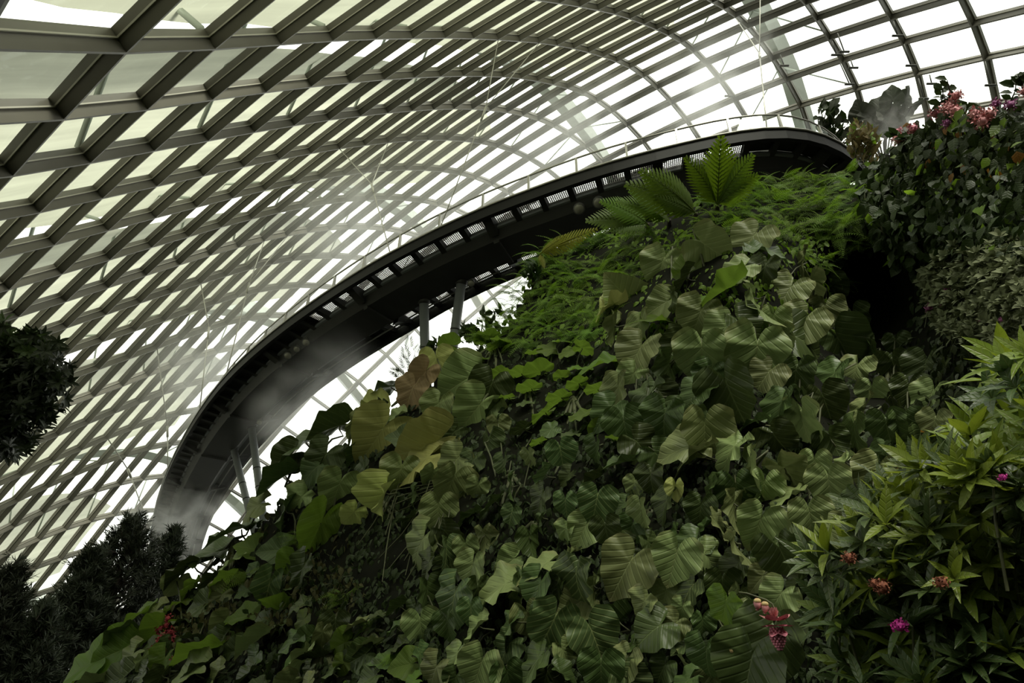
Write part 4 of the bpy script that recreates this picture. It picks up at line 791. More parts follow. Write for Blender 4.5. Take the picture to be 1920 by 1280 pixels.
def heart_leaf(seed, round_=False, narrow=1.0, fold=0.30, droop=0.32, wave=0.05, rings=9, seg=44):
    """cordate blade: petiole at the origin, tip along +Y, upper face +Z"""
    r = random.Random(seed)
    p1, p2, p3 = (r.uniform(0, 6.28) for _ in range(3))
    if round_:
        key = [(0, .56), (30, .55), (60, .54), (90, .53), (125, .52), (150, .47), (168, .30), (180, .08)]
    else:
        key = [(0, .80), (7, .735), (20, .625), (40, .56), (65, .55), (95, .55), (125, .54), (148, .48), (163, .33), (174, .16), (180, .07)]
    ka, kr = [k[0] for k in key], [k[1] for k in key]
    vs, uv, fs = [(0, 0, 0)], [(0.0, 0.0)], []
    asym = r.uniform(-.06, .06)
    for k in range(1, rings + 1):
        t = k / rings
        for s in range(seg):
            phi = 2 * math.pi * (s + 0.0) / seg
            d = math.degrees(phi); d = d if d <= 180 else 360 - d
            sg = 1 if phi <= math.pi else -1
            rad = np.interp(d, ka, kr) * (1 + sg * asym * math.sin(math.radians(d)))
            rad *= 1 + (0.02 * math.sin(9 * phi + p1) + 0.022 * math.sin(5 * phi + p2)) * min(1, d / 25)
            x, y = rad * t * math.sin(phi) * narrow, rad * t * math.cos(phi)
            z = fold * abs(x) ** 1.25 - droop * (max(y, 0) ** 2) * 1.1 - 0.25 * droop * abs(x) ** 2 - (0.18 * droop * max(-y, 0))
            z += wave * t ** 2 * (math.sin(6 * phi + p3) + 0.6 * math.sin(11 * phi + p1)) * min(1, d / 30)
            z -= 0.007 * math.cos(2 * math.pi * 7 * 0.5 * (y - 0.7 * abs(x) ** 0.8)) * min(1, abs(x) * 8)
            vs.append((x, y, z)); uv.append((x, y))
    for s in range(seg):
        fs.append((0, 1 + (s + 1) % seg, 1 + s))
    for k in range(rings - 1):
        a, b = 1 + k * seg, 1 + (k + 1) * seg
        for s in range(seg):
            s2 = (s + 1) % seg
            fs.append((a + s, a + s2, b + s2, b + s))
    mb = MB(); mb.add(vs, fs, uv)
    return mb


def lens(w, n=4, curl=0.25, fold=0.3, tip=1.0):
    """verts, faces, uvs of a simple pointed leaf, length 1 along +Y, half width W"""
    vs, uv, fs = [], [], []
    for k in range(n + 1):
        t = k / n
        h = w * (math.sin(math.pi * min(t * 0.98 + 0.02, 1) ** 0.85) ** 0.8) if 0 < k < n else (0.05 * w if k == 0 else 0.0)
        z = -curl * t * t
        for x in (-h, 0, h):
            vs.append((x, t, z + fold * abs(x))); uv.append((x, t))
    for k in range(n):
        a = 3 * k
        fs += [(a, a + 1, a + 4, a + 3), (a + 1, a + 2, a + 5, a + 4)]
    return np.array(vs), fs, uv


def basis(T, N):
    T = unit(T); N = unit(N - T * (N @ T)); X = np.cross(T, N)
    return np.stack([X, T, N], 1)        # columns


def put(mb, shape, pos, T, N, size, mi=0):
    vs, fs, uv = shape
    mb.add((vs * size) @ basis(T, N).T + pos, fs, uv, mi)


def mat4(pos, T, N, size):
    B = basis(T, N) * size
    return Matrix([[*B[0], pos[0]], [*B[1], pos[1]], [*B[2], pos[2]], [0, 0, 0, 1]])


SHAPES = {
    'heart': [heart_leaf(s, fold=f, droop=d, wave=w) for s, f, d, w in ((1, .25, .3, .045), (2, .42, .25, .05), (3, .15, .45, .06), (4, .5, .15, .05), (5, .3, .6, .07))],
    'disc': [heart_leaf(s, True, fold=.12, droop=.2, wave=.045) for s in (11, 12, 13)],
    'long': [heart_leaf(s, narrow=.58, fold=.5, droop=.5, wave=.05) for s in (21, 22)],
    'curl': [heart_leaf(s, narrow=.8, fold=1.5, droop=.7, wave=.09) for s in (31, 32)],
}
_cache = {}


def blade(shape, k, mat):
    k = k % len(SHAPES[shape])
    key = (shape, k, mat)
    if key not in _cache:
        _cache[key] = SHAPES[shape][k].mesh('leaf', LM[mat])
    return _cache[key]


# ------------------------------------------------------------------ heart-leaved climbers: leaves first, then gathered into plants
LEAVES = []      # (px, py, size px, tip angle, shape, material, face-on share, lift)


def L(px, py, size, ang, mat='grey', shape='heart', face=0.6, lift=0.35):
    LEAVES.append((px, py, size, ang, shape, mat, face, lift))


for row in '''863 717 108 -60 grey heart .9|887 774 104 -38 grey heart .85|817 770 74 -20 grey heart .6|820 684 70 10 yellow heart .8|790 708 70 -35 brown curl .7|768 742 78 -22 brown heart .7
715 730 88 -75 dark heart .3|707 776 56 -20 dark heart .5|738 785 56 -55 grey heart .6|705 823 122 -35 yellow heart .8|798 838 128 -62 yellow heart .75|915 737 92 -20 dark heart .7|686 800 70 -30 grey heart .6
1166 548 95 -140 grey heart .4|1142 573 62 -80 yellow curl .5|1232 596 98 -105 bright heart .4|1238 572 72 -60 grey heart .6|1192 668 96 -28 grey heart .6|1130 678 100 -88 bright long .4|1135 777 80 -40 dark heart .6
1205 762 112 -25 dark heart .7|1243 792 92 -10 dark heart .7|1417 672 118 -8 grey heart .95|1316 672 104 0 grey heart .9|1335 468 92 55 grey heart .6|1292 492 62 175 bright heart .8|1343 553 108 -60 bright heart .35
1308 600 88 -20 grey heart .6|1380 508 72 -60 grey heart .6|1420 577 94 20 grey heart .5|1442 468 82 85 dark heart .3|1548 590 64 0 grey heart .7|1500 614 88 -30 grey heart .5|1582 652 100 30 dark heart .7
1512 640 108 65 dark heart .4|1490 708 80 -10 dark heart .5|1598 608 70 5 dark heart .6|1372 742 120 22 dark heart .7|1507 802 104 10 grey heart .8|1602 822 90 0 dark heart .5|1664 806 70 10 dark heart .6
1705 737 62 0 dark heart .6|1682 648 44 10 dark heart .7|1636 668 70 10 dark heart .5|1322 815 100 0 grey heart .6|1276 840 92 -80 grey heart .5|1250 700 90 -15 dark heart .6|1365 850 90 -40 grey heart .5
780 868 112 -62 yellow heart .75|847 872 82 -40 grey heart .6|750 893 78 -10 grey heart .7|843 914 88 -22 grey heart .8|715 942 96 -22 yellow curl .5|657 968 52 -40 yellow heart .6|783 1027 94 -30 grey heart .5
837 1040 66 0 veined heart .7|1053 855 62 10 veined disc .8|957 970 44 -15 veined disc .9|1117 948 78 -10 veined heart .8|1060 947 50 0 veined heart .7|1137 998 62 10 dark heart .5|1170 1072 110 -30 grey heart .7
1205 970 74 10 grey heart .6|1264 1053 90 -15 grey heart .7|1080 1094 100 0 veined heart .75|1007 1110 84 -20 dark heart .7|1030 1180 98 -25 veined disc .9|1117 1200 98 22 veined heart .9|847 1133 100 -15 veined heart .6
840 1176 58 10 dark heart .6|887 1186 76 -40 grey heart .6|1203 1140 66 -20 grey heart .6|1220 1184 84 -55 dark heart .6|997 1250 84 -40 dark heart .6|897 1257 84 -20 grey heart .7|1127 1262 82 0 dark heart .7
883 1150 54 0 veined heart .7|953 1174 70 -40 dark heart .6|927 1102 104 -68 grey heart .35|1007 1060 90 -72 grey heart .35|1407 884 90 0 grey heart .6|1420 990 88 -20 grey heart .8|1520 976 78 8 grey heart .6
1383 1031 84 20 grey heart .7|1473 1052 96 25 dark heart .8|1357 1147 72 -10 bright disc .8|1443 1214 128 -6 dark heart .95|1403 1262 126 -12 dark heart .9|1324 1236 76 0 dark heart .7|1527 874 56 0 grey heart .6
500 1113 88 -15 veined long .7|592 1002 122 -25 bright long .5|560 1086 100 -20 dark long .5|473 953 62 -60 grey heart .5|520 900 84 -60 dark heart .4|583 884 74 -50 dark heart .5|380 1040 92 -75 dark heart .3
347 1070 84 -62 dark heart .3|433 1053 62 -60 grey heart .6|433 996 96 -75 dark heart .3|447 1157 62 -80 bright heart .6|370 1224 96 -72 bright heart .5|477 1201 80 -60 grey heart .6|247 1161 76 -55 bright heart .4
152 1250 92 -65 bright heart .4|347 1267 82 -60 grey heart .6|267 1244 34 0 grey disc .8|600 1197 54 -20 grey long .8|632 922 84 -20 grey heart .7|563 1232 62 -40 grey heart .6|532 862 70 -55 dark heart .4|620 802 92 -75 dark heart .4
556 836 92 -65 dark heart .4|602 868 84 -30 dark heart .5|664 806 78 -25 grey heart .5|690 770 70 -85 yellow curl .4|1267 920 44 0 yellow curl .7|1290 855 100 -60 grey heart .4|1700 800 60 10 dark heart .5|1750 800 58 -10 grey heart .6
1560 1000 60 20 grey heart .6|1610 950 66 0 dark heart .6|1550 760 80 20 dark heart .6|1460 770 86 -20 dark heart .5|1300 740 80 -40 dark heart .5|230 1200 70 -60 dark heart .4|420 1090 60 -60 bright heart .4|290 1180 56 -50 bright heart .4|210 1225 80 -68 bright heart .4'''.replace('\n', '|').split('|'):
    a = row.split()
    L(float(a[0]), float(a[1]), float(a[2]), float(a[3]), a[4], a[5], float(a[6]), 0.45)
# the short-stalked lily-like plants under the fern slope, seen from below
for row in '''835 645 48 -100|870 668 40 -90|905 632 56 -95|950 640 50 85|893 672 44 -90|1000 660 50 -95|1025 655 62 -90|1060 640 40 90|965 700 58 -90|1000 695 64 -95|930 700 44 -90|1062 662 52 -70
985 728 56 -90|945 745 40 -90|1080 690 52 -90|1100 655 46 70|1010 780 70 -60|1085 780 62 -70|1040 745 56 -90|880 700 40 -80|1075 720 50 -80|925 650 44 -80|1110 730 50 -90'''.replace('\n', '|').split('|'):
    a = [float(q) for q in row.split()]
    L(a[0], a[1], a[2], a[3], 'bright', 'disc', 0.12, 0.4)

ZONES = [  # polygon, size range, spacing, materials, shape, tip angle mean, face
    ([(1130, 640), (1180, 560), (1290, 450), (1490, 450), (1600, 570), (1625, 640), (1740, 700), (1760, 790), (1700, 880), (1600, 960), (1300, 920), (1180, 840)], (52, 88), 46, ['grey', 'grey', 'dark', 'dark', 'dark'], 'heart', -5, .55),
    ([(880, 830), (1180, 830), (1300, 920), (1600, 960), (1500, 1100), (1420, 1180), (1380, 1290), (780, 1290), (770, 1060), (880, 960)], (40, 76), 40, ['dark', 'dark', 'grey', 'veined', 'grey', 'dark'], 'heart', -15, .55),
    ([(490, 960), (560, 850), (690, 780), (900, 690), (950, 830), (880, 960), (770, 1000), (640, 960), (520, 1010)], (46, 84), 46, ['grey', 'dark', 'dark', 'dark', 'yellow'], 'heart', -35, .5),
    ([(150, 1290), (330, 1085), (470, 1000), (560, 1060), (600, 1180), (780, 1120), (800, 1290)], (34, 62), 34, ['dark', 'dark', 'grey', 'dark', 'bright'], 'heart', -55, .45),
    ([(900, 660), (1130, 680), (1180, 830), (930, 830)], (34, 52), 36, ['dark', 'dark', 'bright'], 'disc', -70, .3),
]
R5 = random.Random(5)
for poly, (s0, s1), sp, mats, shp, ang, face in ZONES:
    xs = [p[0] for p in poly]; ys = [p[1] for p in poly]
    done = [(l_[0], l_[1]) for l_ in LEAVES]
    for _ in range(2600):
        x, y = R5.uniform(min(xs), max(xs)), R5.uniform(min(ys), max(ys))
        if not inside(poly, x, y): continue
        if 640 < x < 760 and 950 < y < 1060 and R5.random() < .85: continue
        if 300 < x < 640 and 1030 < y < 1190 and R5.random() < .7: continue
        if any((x - a) ** 2 + (y - b) ** 2 < (sp * R5.uniform(.75, 1.05)) ** 2 for a, b in done): continue
        done.append((x, y))
        L(x, y, R5.uniform(s0, s1), R5.gauss(ang, 28), R5.choice(mats), shp, min(.95, max(.1, R5.gauss(face, .2))), R5.uniform(.12, .34))

ROOTS = '''868 735|pale big-leaved climber just below the right steel column
770 735|climber with withered brown leaves at the left lip of the slope
700 825|yellow-green drooping climber at the left edge under the withered leaves
800 860|climber with a broad yellow-green blade above the dark stemmy gap
560 850|dark-leaved climber silhouetted on the bright panes above the left bend
440 1010|dark overhanging climber whose leaf points at the misty walkway end
600 990|climber with one long furled bright leaf beside the mossy bank
500 1130|light-veined upright leaf plant on the mossy bank
370 1210|bright-edged climber left of the red flowers near the conifers
180 1245|lowest bright-leaved climber at the bottom left corner of the slope
470 1210|grey-green climber right below the small red flowers
340 1262|small-leaved climber at the bottom edge left of centre
610 1215|small dark climber below the mossy bank at the bottom edge
1170 575|climber with pale curled leaves beside the fern slope
1240 610|climber with a bright backlit blade left of the tall leafy crown
1300 490|crown of the big-leaved mass with one bright upright leaf
1420 490|dark and grey climber at the very top of the big-leaved mass
1345 560|climber with an arched bright blade over the hanging stems
1417 650|climber with the large pale heart-shaped leaf facing the viewer
1316 665|climber with the second large pale leaf, left of the biggest one
1210 690|ribbed grey-leaved climber right of the lily-like leaves
1520 610|climber with folded leaves left of the dark hollow
1590 640|dark climber hanging at the lower lip of the dark hollow
1670 690|small-leaved climber below the dark hollow
1507 790|climber with the pale arrow-shaped leaf right of centre
1600 820|shadowed broad-leaved climber below the folded leaves
1700 780|thin climber between the hollow and the woolly shrub
1375 750|deeply shaded climber behind the two large pale leaves
1280 830|climber with wavy grey leaves in a row below the ribbed one
1140 780|shaded climber under the lily-like leaves
1400 880|wavy-edged climber above the pale leaf pairs at mid right
1520 900|grey climber left of the uppermost rhododendron twigs
850 900|grey climber overhanging the dark stemmy gap
720 940|folded yellow leaf climber with a curled dry tip
790 1030|climber with a long pale edge right of the dark stemmy gap
845 1060|small pale-veined climber right of the stemmy gap
960 890|row of tilted leaves below the lily-like plants
1055 860|plant with a round leaf veined like a net
1115 950|veined dark climber at the middle of the leaf wall
1000 980|dark small-leaved climber left of the middle of the leaf wall
1060 1090|climber with two glossy veined leaves, one tipped downward
1170 1070|climber with a grey double-lobed leaf at the middle bottom
1265 1050|climber with the tall pointed grey leaf below the middle right
1030 1180|plant with the widest pale-veined leaf near the bottom edge
1117 1205|plant with the upturned heart leaf beside the widest veined leaf
850 1135|climber with a long veined leaf near the bottom left of the leaf wall
890 1210|grey-leaved climber at the bottom edge left of the widest leaf
960 1110|climber with leaves seen edge-on, tilted to the lower left
1215 1160|climber with pointed leaves low beside the veined pair
1420 990|climber with wavy grey leaf pair left of the rhododendron
1390 1040|climber with drooping toothed leaf above the pink flower
1475 1055|dark climber drooping just above the hanging pink flower
1355 1150|round bright leaf plant left of the pink flower
1430 1225|plant with two very large dark hearts beneath the pink flower
1310 1240|small dark climber left of the two very large dark hearts
1220 960|climber with a deep notch at the centre right of the leaf wall
1330 930|dense climber below the wavy row, right of the middle
930 640|left group of lily-like bright leaves below the fern slope
1040 650|right group of lily-like bright leaves below the fern slope
990 710|middle row of lily-like leaves seen from below
1075 745|lowest lily-like leaves above the shaded climbers
690 1180|low creeper among tiny fern leaves at the lower left
1135 1255|dark climber at the bottom edge below the upturned heart leaf
1620 950|dim climber behind the rhododendron tips'''.split('\n')
ROOTS = [r.split('|') for r in ROOTS]
ROOTS = [(*[float(q) for q in a.split()], b) for a, b in ROOTS]
members = {k: [] for k in range(len(ROOTS))}
for lf in LEAVES:
    k = min(range(len(ROOTS)), key=lambda k: (ROOTS[k][0] - lf[0]) ** 2 + (ROOTS[k][1] - lf[1]) ** 2)
    members[k].append(lf)
R6 = random.Random(6)
nleaf = 0
for k, (rx, ry, lab) in enumerate(ROOTS):
    if not members[k]: continue
    lily = 'lily' in lab
    base = on_slope(rx, ry, 0.05)
    pl = root('lily_leaf_plant' if lily else 'heart_leaf_climber', base, lab, 'plant', 'lily-like plants on the slope' if lily else 'heart-leaved climbers on the slope')
    stems = MB()
    for (px, py, size, ang, shp, mat, face, lift) in members[k]:
        d = depth(px, py) - lift
        a = math.radians(ang)
        tocam = -ray(px, py)
        img = RT * math.sin(a) - UPV * math.cos(a)
        T = unit(img + tocam * R6.uniform(-.1, .35) * (1 - face * .5))
        side = np.array([-0.25, 0, 0])
        N = unit(tocam * face + (np.array([0, 0, 1.0]) + side) * (1.05 - face) + np.array([R6.gauss(0, .25) for _ in range(3)]))
        S = size / FPX * d / (1.12 if shp != 'disc' else 1.05)
        pos = at(px, py, d) - img * S * 0.22
        o = bpy.data.objects.new('leaf', blade(shp, R6.randrange(5), mat))
        COL.objects.link(o)
        o.matrix_world = mat4(pos, T, N, S)
        o.parent = pl; o.matrix_parent_inverse = PINV(pl)
        if mat == 'brown': o['label'] = 'withered brown leaf'
        nleaf += 1
        foot = on_slope(px + (rx - px) * .35, py + (ry - py) * .35 + (30 if not lily else 45), -0.05)
        q = pos - N * 0.012 * S
        m1 = q - T * S * 0.25 - N * S * 0.35; m2 = 0.5 * (m1 + foot) + np.array([0, 0, .12 * S])
        stems.tube([q, q - T * S * .05 - N * S * .12, m1, m2, foot], [0.012 * S + .002, 0.016 * S + .002, .02 * S + .002, .02 * S + .003, .02 * S + .004], 5, cap=False)
        stems.tube([foot, .5 * (foot + base), base], [.02 * S + .004, .03, .035], 5, cap=False)
    if 'overhanging the dark stemmy gap' in lab:
        for q in range(16):
            x0, y0 = R6.uniform(735, 850), R6.uniform(900, 960)
            x1, y1 = x0 - R6.uniform(10, 110), y0 + R6.uniform(60, 150)
            a0, a1 = on_slope(x0, y0, .25), on_slope(x1, y1, .12)
            hang = MB(); hang.tube([base, a0, .5 * (a0 + a1) + np.array([0, -.1, -.12]), a1], [.012, .011, .009, .007], 5, cap=False)
            hang.obj('hanging_stem', stem_mat, pl)
    stems.obj('stem', stem_mat, pl)
print('leaves', nleaf)

# ------------------------------------------------------------------ low creeping cover over the soil
LEN_S = lens(.30, 3); LEN_L = lens(.17, 4); LEN_N = lens(.06, 2, .15); LEN_R = lens(.38, 3, .2); LEN_F = lens(.06, 2, .05, 0)
R8 = random.Random(8)


def rv(r, s=1.0):
    return np.array([r.gauss(0, s) for _ in range(3)])


cov = MB()
n = 0
while n < 28000:
    x, y = R8.uniform(120, 2350), R8.uniform(160, 1330)
    if not inside(HILL, x, y): continue
    if 1590 < x < 1710 and 470 < y < 650 and R8.random() < .97: continue
    if 1560 < x < 1720 and 430 < y < 470 and R8.random() < .6: continue
    n += 1
    d = depth(x, y)
    tocam = -ray(x, y)
    brown = 290 < x < 660 and 940 < y < 1200 and R8.random() < .55
    ferny = y < 640 and x < 1560
    p = at(x, y, d - R8.uniform(.0, .16))
    T = unit(-UPV * .8 + RT * R8.gauss(0, .7) + tocam * R8.uniform(.1, .8))
    N = unit(tocam * .6 + np.array([0, 0, .8]) + rv(R8, .35))
    put(cov, LEN_N if brown and R8.random() < .6 else LEN_S, p, T, N, (R8.uniform(8, 19) if not ferny else R8.uniform(7, 16)) / FPX * d, 1 if brown else (2 if ferny else 0))
tag(cov.obj('creeping_cover', [LM['cover'], LM['moss'], LM['fern']]), 'low creeping leaves and moss covering the soil of the slope', 'undergrowth', kind='stuff')

# ------------------------------------------------------------------ ferns
def frond_mb(pairs=17, plen=.32, leafl=8, droop=.55, tri=True):
    """feathery frond along +Y: rachis, pinnae in two ranks, each pinna cut into little leaflets"""
    mb = MB()
    pts = [(0, t, .25 * t - droop * t * t) for t in np.linspace(0, 1, 9)]
    mb.tube(pts, [.010 * (1 - .8 * k / 8) for k in range(9)], 4, cap=False)
    for k in range(pairs):
        t = .12 + .86 * k / (pairs - 1)
        base = np.array([0, t, .25 * t - droop * t * t])
        if tri: ln = plen * min(1, (1 - t) * 1.25 + .06) * min(1, .55 + t * 1.8)
        else: ln = plen * math.sin(math.pi * min(.97, .12 + .86 * t)) ** .6
        for sg in (-1, 1):
            D = unit(np.array([sg * .88, .46, -.12])); S = unit(np.array([-sg * .46, .88, -.05]))
            vs, fs, uv = [], [], []
            for q in range(leafl):
                u0, u1 = q / leafl, (q + 1) / leafl
                um = .5 * (u0 + u1)
                w = .030 * (plen / .32) * (1 - um) ** .55 + .003
                sag = np.array([0, 0, -.10 * ln * um * um])
                c0 = base + D * ln * u0; c1 = base + D * ln * u1 + sag
                for s2 in (-1, 1):
                    tip = base + D * ln * (um + .35 / leafl) + S * s2 * w + sag
                    b = len(vs); vs += [c0, c1, tip]; uv += [(.3, 0), (.3, 0), (.3, .3)]
                    fs.append((b, b + 1, b + 2) if s2 * sg > 0 else (b, b + 2, b + 1))
            mb.add(vs, fs, uv)
    return mb


def pinna_frond(pairs=15, droop=.35, width=.36):
    """broad tree-fern frond with long saw-edged pinnae"""
    mb = MB()
    mb.tube([(0, t, .1 * t - droop * t * t) for t in np.linspace(0, 1, 8)], [.012 * (1 - .8 * k / 7) for k in range(8)], 4, cap=False)
    for k in range(pairs):
        t = .10 + .88 * k / (pairs - 1)
        base = np.array([0, t, .1 * t - droop * t * t])
        ln = width * min(1, (1 - t) * 1.7 + .16) * min(1, .7 + t)
        for sg in (-1, 1):
            D = unit(np.array([sg * .80, .60, -.08])); S = np.array([-sg * .60, .80, 0])
            m = 10; vs, fs, uv = [], [], []
            for q in range(m + 1):
                u = q / m
                w = .037 * (width / .36) * (17 / pairs) ** .5 * (1 - u) ** .5 + .002
                saw = 1.0 if q % 2 == 0 else .68
                c = base + D * ln * u + np.array([0, 0, -.22 * ln * u * u])
                vs += [c - S * w * saw, c, c + S * w * saw]; uv += [(.3, u), (.05, u), (.3, u)]
            for q in range(m):
                a = 3 * q
                for e in (0, 1):
                    f = (a + e, a + e + 1, a + e + 4, a + e + 3)
                    fs.append(f if sg < 0 else tuple(reversed(f)))
            mb.add(vs, fs, uv)
    return mb


FSH = [frond_mb(15, .26, 5, .6), frond_mb(17, .22, 5, .9, False), frond_mb(13, .30, 5, .4)]
FSH = [(np.array(q.v), q.f, q.uv) for q in FSH]


def clump(seed, n):
    """many small arching fronds springing from one crown; faces the viewer along local +Z, up along +Y"""
    r = random.Random(seed); mb = MB()
    for k in range(n):
        vs, fs, uv = FSH[r.randrange(3)]
        a = r.uniform(-2.7, 2.7)
        T = unit(np.array([math.sin(a), .35 - .75 * math.cos(a) * .6, r.uniform(.25, .95)]))
        N = unit(np.array([r.gauss(0, .2), .9, .45 + r.gauss(0, .2)]))
        S = r.uniform(.6, 1.1)
        b = len(mb.v)
        W = (vs * S) @ basis(T, N).T + np.array([r.gauss(0, .22), r.gauss(0, .18), r.gauss(0, .1)])
        mb.v.extend(map(tuple, W)); mb.f.extend(tuple(b + i for i in q) for q in fs); mb.mi.extend([0] * len(fs))
        mb.uv.extend(uv if len(uv) == sum(len(q) for q in fs) else [(.3, .1)] * sum(len(q) for q in fs))
    return mb.mesh('fern', LM['fern'])


CL = [clump(40 + q, 20) for q in range(4)]
TF = pinna_frond().mesh('frond', LM['treefern'])
GF = pinna_frond(17, .15, .20).mesh('frond', LM['goldfern'])


def add_frond(parent, me, pos, T, N, size):
    o = bpy.data.objects.new('frond', me); COL.objects.link(o)
    o.matrix_world = mat4(pos, T, N, size); o.parent = parent; o.matrix_parent_inverse = PINV(parent)
    return o


FERN_POLY = [(896, 642), (938, 578), (980, 506), (1008, 466), (1060, 458), (1130, 442), (1210, 425), (1270, 470), (1190, 540), (1130, 620), (1010, 645)]
FERN_TOP = [(1300, 430), (1330, 355), (1410, 350), (1500, 335), (1610, 325), (1640, 380), (1570, 440), (1480, 440), (1380, 440)]
R9 = random.Random(9)
spots = []
for poly, sp in ((FERN_POLY, 25), (FERN_TOP, 24)):
    xs = [p[0] for p in poly]; ys = [p[1] for p in poly]; mine = []
    for _ in range(900):
        x, y = R9.uniform(min(xs), max(xs)), R9.uniform(min(ys), max(ys))
        if inside(poly, x, y) and all((x - a) ** 2 + (y - b) ** 2 > sp ** 2 for a, b in mine): mine.append((x, y))
    spots += [(x, y, poly is FERN_TOP) for x, y in mine]
for x, y in ((560, 1010), (640, 1120), (690, 1170), (745, 1230), (470, 1080), (1540, 495), (1500, 470), (1570, 530), (1605, 455)):
    spots.append((x, y, None))
for x, y, top in spots:
    p = on_slope(x, y, .08)
    d = depth(x, y)
    if top is None:
        lab, grp = 'small fern tuft among the big leaves {}'.format('at the lower left' if x < 900 else 'beside the dark hollow'), 'small fern tufts ' + ('lower left' if x < 900 else 'by the hollow')
    elif top:
        lab, grp = 'bright feathery fern clump on the crest below the upper walkway end', 'ferns on the crest'
    else:
        lab, grp = 'feathery green fern clump on the steep slope right of the tall columns', 'ferns on the steep slope'
    tocam = -ray(x, y)
    sz = (R9.uniform(34, 54) if top is not None else R9.uniform(30, 44)) / FPX * d
    o = bpy.data.objects.new('fern', CL[R9.randrange(4)]); COL.objects.link(o)
    o.matrix_world = mat4(p, unit(UPV + RT * R9.uniform(-.4, .4)), unit(tocam + rv(R9, .15)), sz)
    tag(o, lab, 'fern', grp)

for bx, by, fr, lab in (
        (1305, 400, ((1203, 348), (1228, 330), (1250, 372)), 'tree fern whose broad frond hangs over the perforated walkway plates'),
        (1345, 385, ((1352, 285), (1392, 312), (1310, 310), (1400, 345)), 'tallest tree fern, its fan of fronds in front of the walkway girder'),
        (1215, 420, ((1124, 408), (1150, 380), (1160, 425)), 'lowest tree fern frond reaching left beside the floodlights'),
        (1255, 412, ((1182, 375), (1205, 362), (1240, 395)), 'tree fern between the lowest frond and the tallest fan')):
    d0 = min(depth(bx, by), 15.2) - .5
    p = at(bx, by, d0)
    r = root('tree_fern', at(bx, by + 25, d0 + .3), lab, 'tree fern', 'tree ferns on the crest')
    for tx, ty in fr:
        d1 = d0 - .5
        tip = at(tx, ty, d1)
        S = np.linalg.norm(tip - p) * 1.12
        T = unit(tip - p + np.array([0, 0, .12 * S]))
        N = unit(np.array([0.1, -.25, .5]) + ray(bx, by) * -.75 + rv(R9, .1))
        add_frond(r, TF, p, T, N, S)
    mb = MB(); mb.tube([at(bx, by + 45, depth(bx, by) - .05), at(bx, by + 20, d0 + .2), p], [.07, .06, .04], 7); mb.obj('trunk', bark, r)
p = at(1012, 476, 15.6)
r = root('fern', p, 'yellow fern with long fronds lying across the far edge of the walkway', 'fern')
for tip in ((1112, 429), (1090, 446), (1060, 440), (1020, 500)):
    q = at(*tip, 15.2); T = unit(q - p); add_frond(r, GF, p, T, unit(-ray(1050, 450) + np.array([0, 0, .5])), np.linalg.norm(q - p) * 1.05)


# ------------------------------------------------------------------ shrubs
def shrub(name, label, cat, poly, n, dfun, size, shapes, mats, r, group=None, tipdir=None, facing=.5, thick=.6, twigs=30, whorl=0, stemmat=None):
    xs = [p[0] for p in poly]; ys = [p[1] for p in poly]
    cx, cy = sum(xs) / len(xs), sum(ys) / len(ys)
    base = at(cx, max(ys) - 5, dfun(cx, cy) + thick * .5)
    rt = root(name, base, label, cat, group)
    lv, tw = MB(), MB()
    cnt = 0
    while cnt < n:
        x, y = r.uniform(min(xs), max(xs)), r.uniform(min(ys), max(ys))
        if not inside(poly, x, y): continue
        cnt += 1
        d = dfun(x, y) - r.uniform(0, thick)
        tocam = -ray(x, y); p = at(x, y, d); s0 = size / FPX * d
        if whorl:
            ax = unit((tipdir(x, y) if tipdir else UPV) + rv(r, .35) + tocam * r.uniform(-.1, .6))
            e1 = unit(np.cross(ax, rv(r))); e2 = np.cross(ax, e1)
            mi = r.choices(range(len(mats)), [m[1] for m in mats])[0]
            for q in range(whorl):
                ang = 2 * math.pi * q / whorl + r.uniform(-.3, .3)
                lean = r.uniform(.35, 1.25)
                T = unit(ax * math.cos(lean) + (e1 * math.cos(ang) + e2 * math.sin(ang)) * math.sin(lean))
                N = unit(ax * math.sin(lean) - (e1 * math.cos(ang) + e2 * math.sin(ang)) * math.cos(lean) + np.array([0, 0, .25]))
                put(lv, r.choice(shapes), p, T, N, s0 * r.uniform(.7, 1.15), mi)
            if cnt % 2 == 0:
                tw.tube([p, p - ax * s0 * 1.2, p - ax * s0 * 2.2 - np.array([0, 0, s0 * .6])], [s0 * .03, s0 * .04, s0 * .05], 4, cap=False)
        else:
            mi = r.choices(range(len(mats)), [m[1] for m in mats])[0]
            T = unit((tipdir(x, y) if tipdir else -UPV) + rv(r, .55) + tocam * .2)
            N = unit(tocam * facing + np.array([0, 0, 1.0]) * (1.1 - facing) + rv(r, .35))
            put(lv, r.choice(shapes), p, T, N, s0 * r.uniform(.65, 1.25), mi)
            if cnt % max(1, n // max(twigs, 1)) == 0:
                foot = p + (base - p) * .35 + np.array([0, .15, 0])
                tw.tube([p, .5 * (p + foot) + rv(r, .05), foot], [s0 * .05, s0 * .08, s0 * .1], 4, cap=False)
    lv.obj('foliage', [LM[m[0]] for m in mats], rt)
    if tw.f: tw.obj('twigs', stemmat or stem_mat, rt)
    return rt


def cluster(parent, name, px, py, d, rad_px, mat, r, n=70, petal=.28, squash=1.0):
    """a rounded head of many small petals"""
    mb = MB(); R = rad_px / FPX * d; c = at(px, py, d)
    for _ in range(n):
        u = unit(rv(r)) * np.array([1, 1, squash])
        put(mb, LEN_R, c + u * R * r.uniform(.35, .85), unit(u + rv(r, .5)), unit(u + rv(r, .6)), R * r.uniform(petal * .8, petal * 1.4))
    mb.ball(c, R * .55, 8, 6)
    return mb.obj(name, mat, parent)


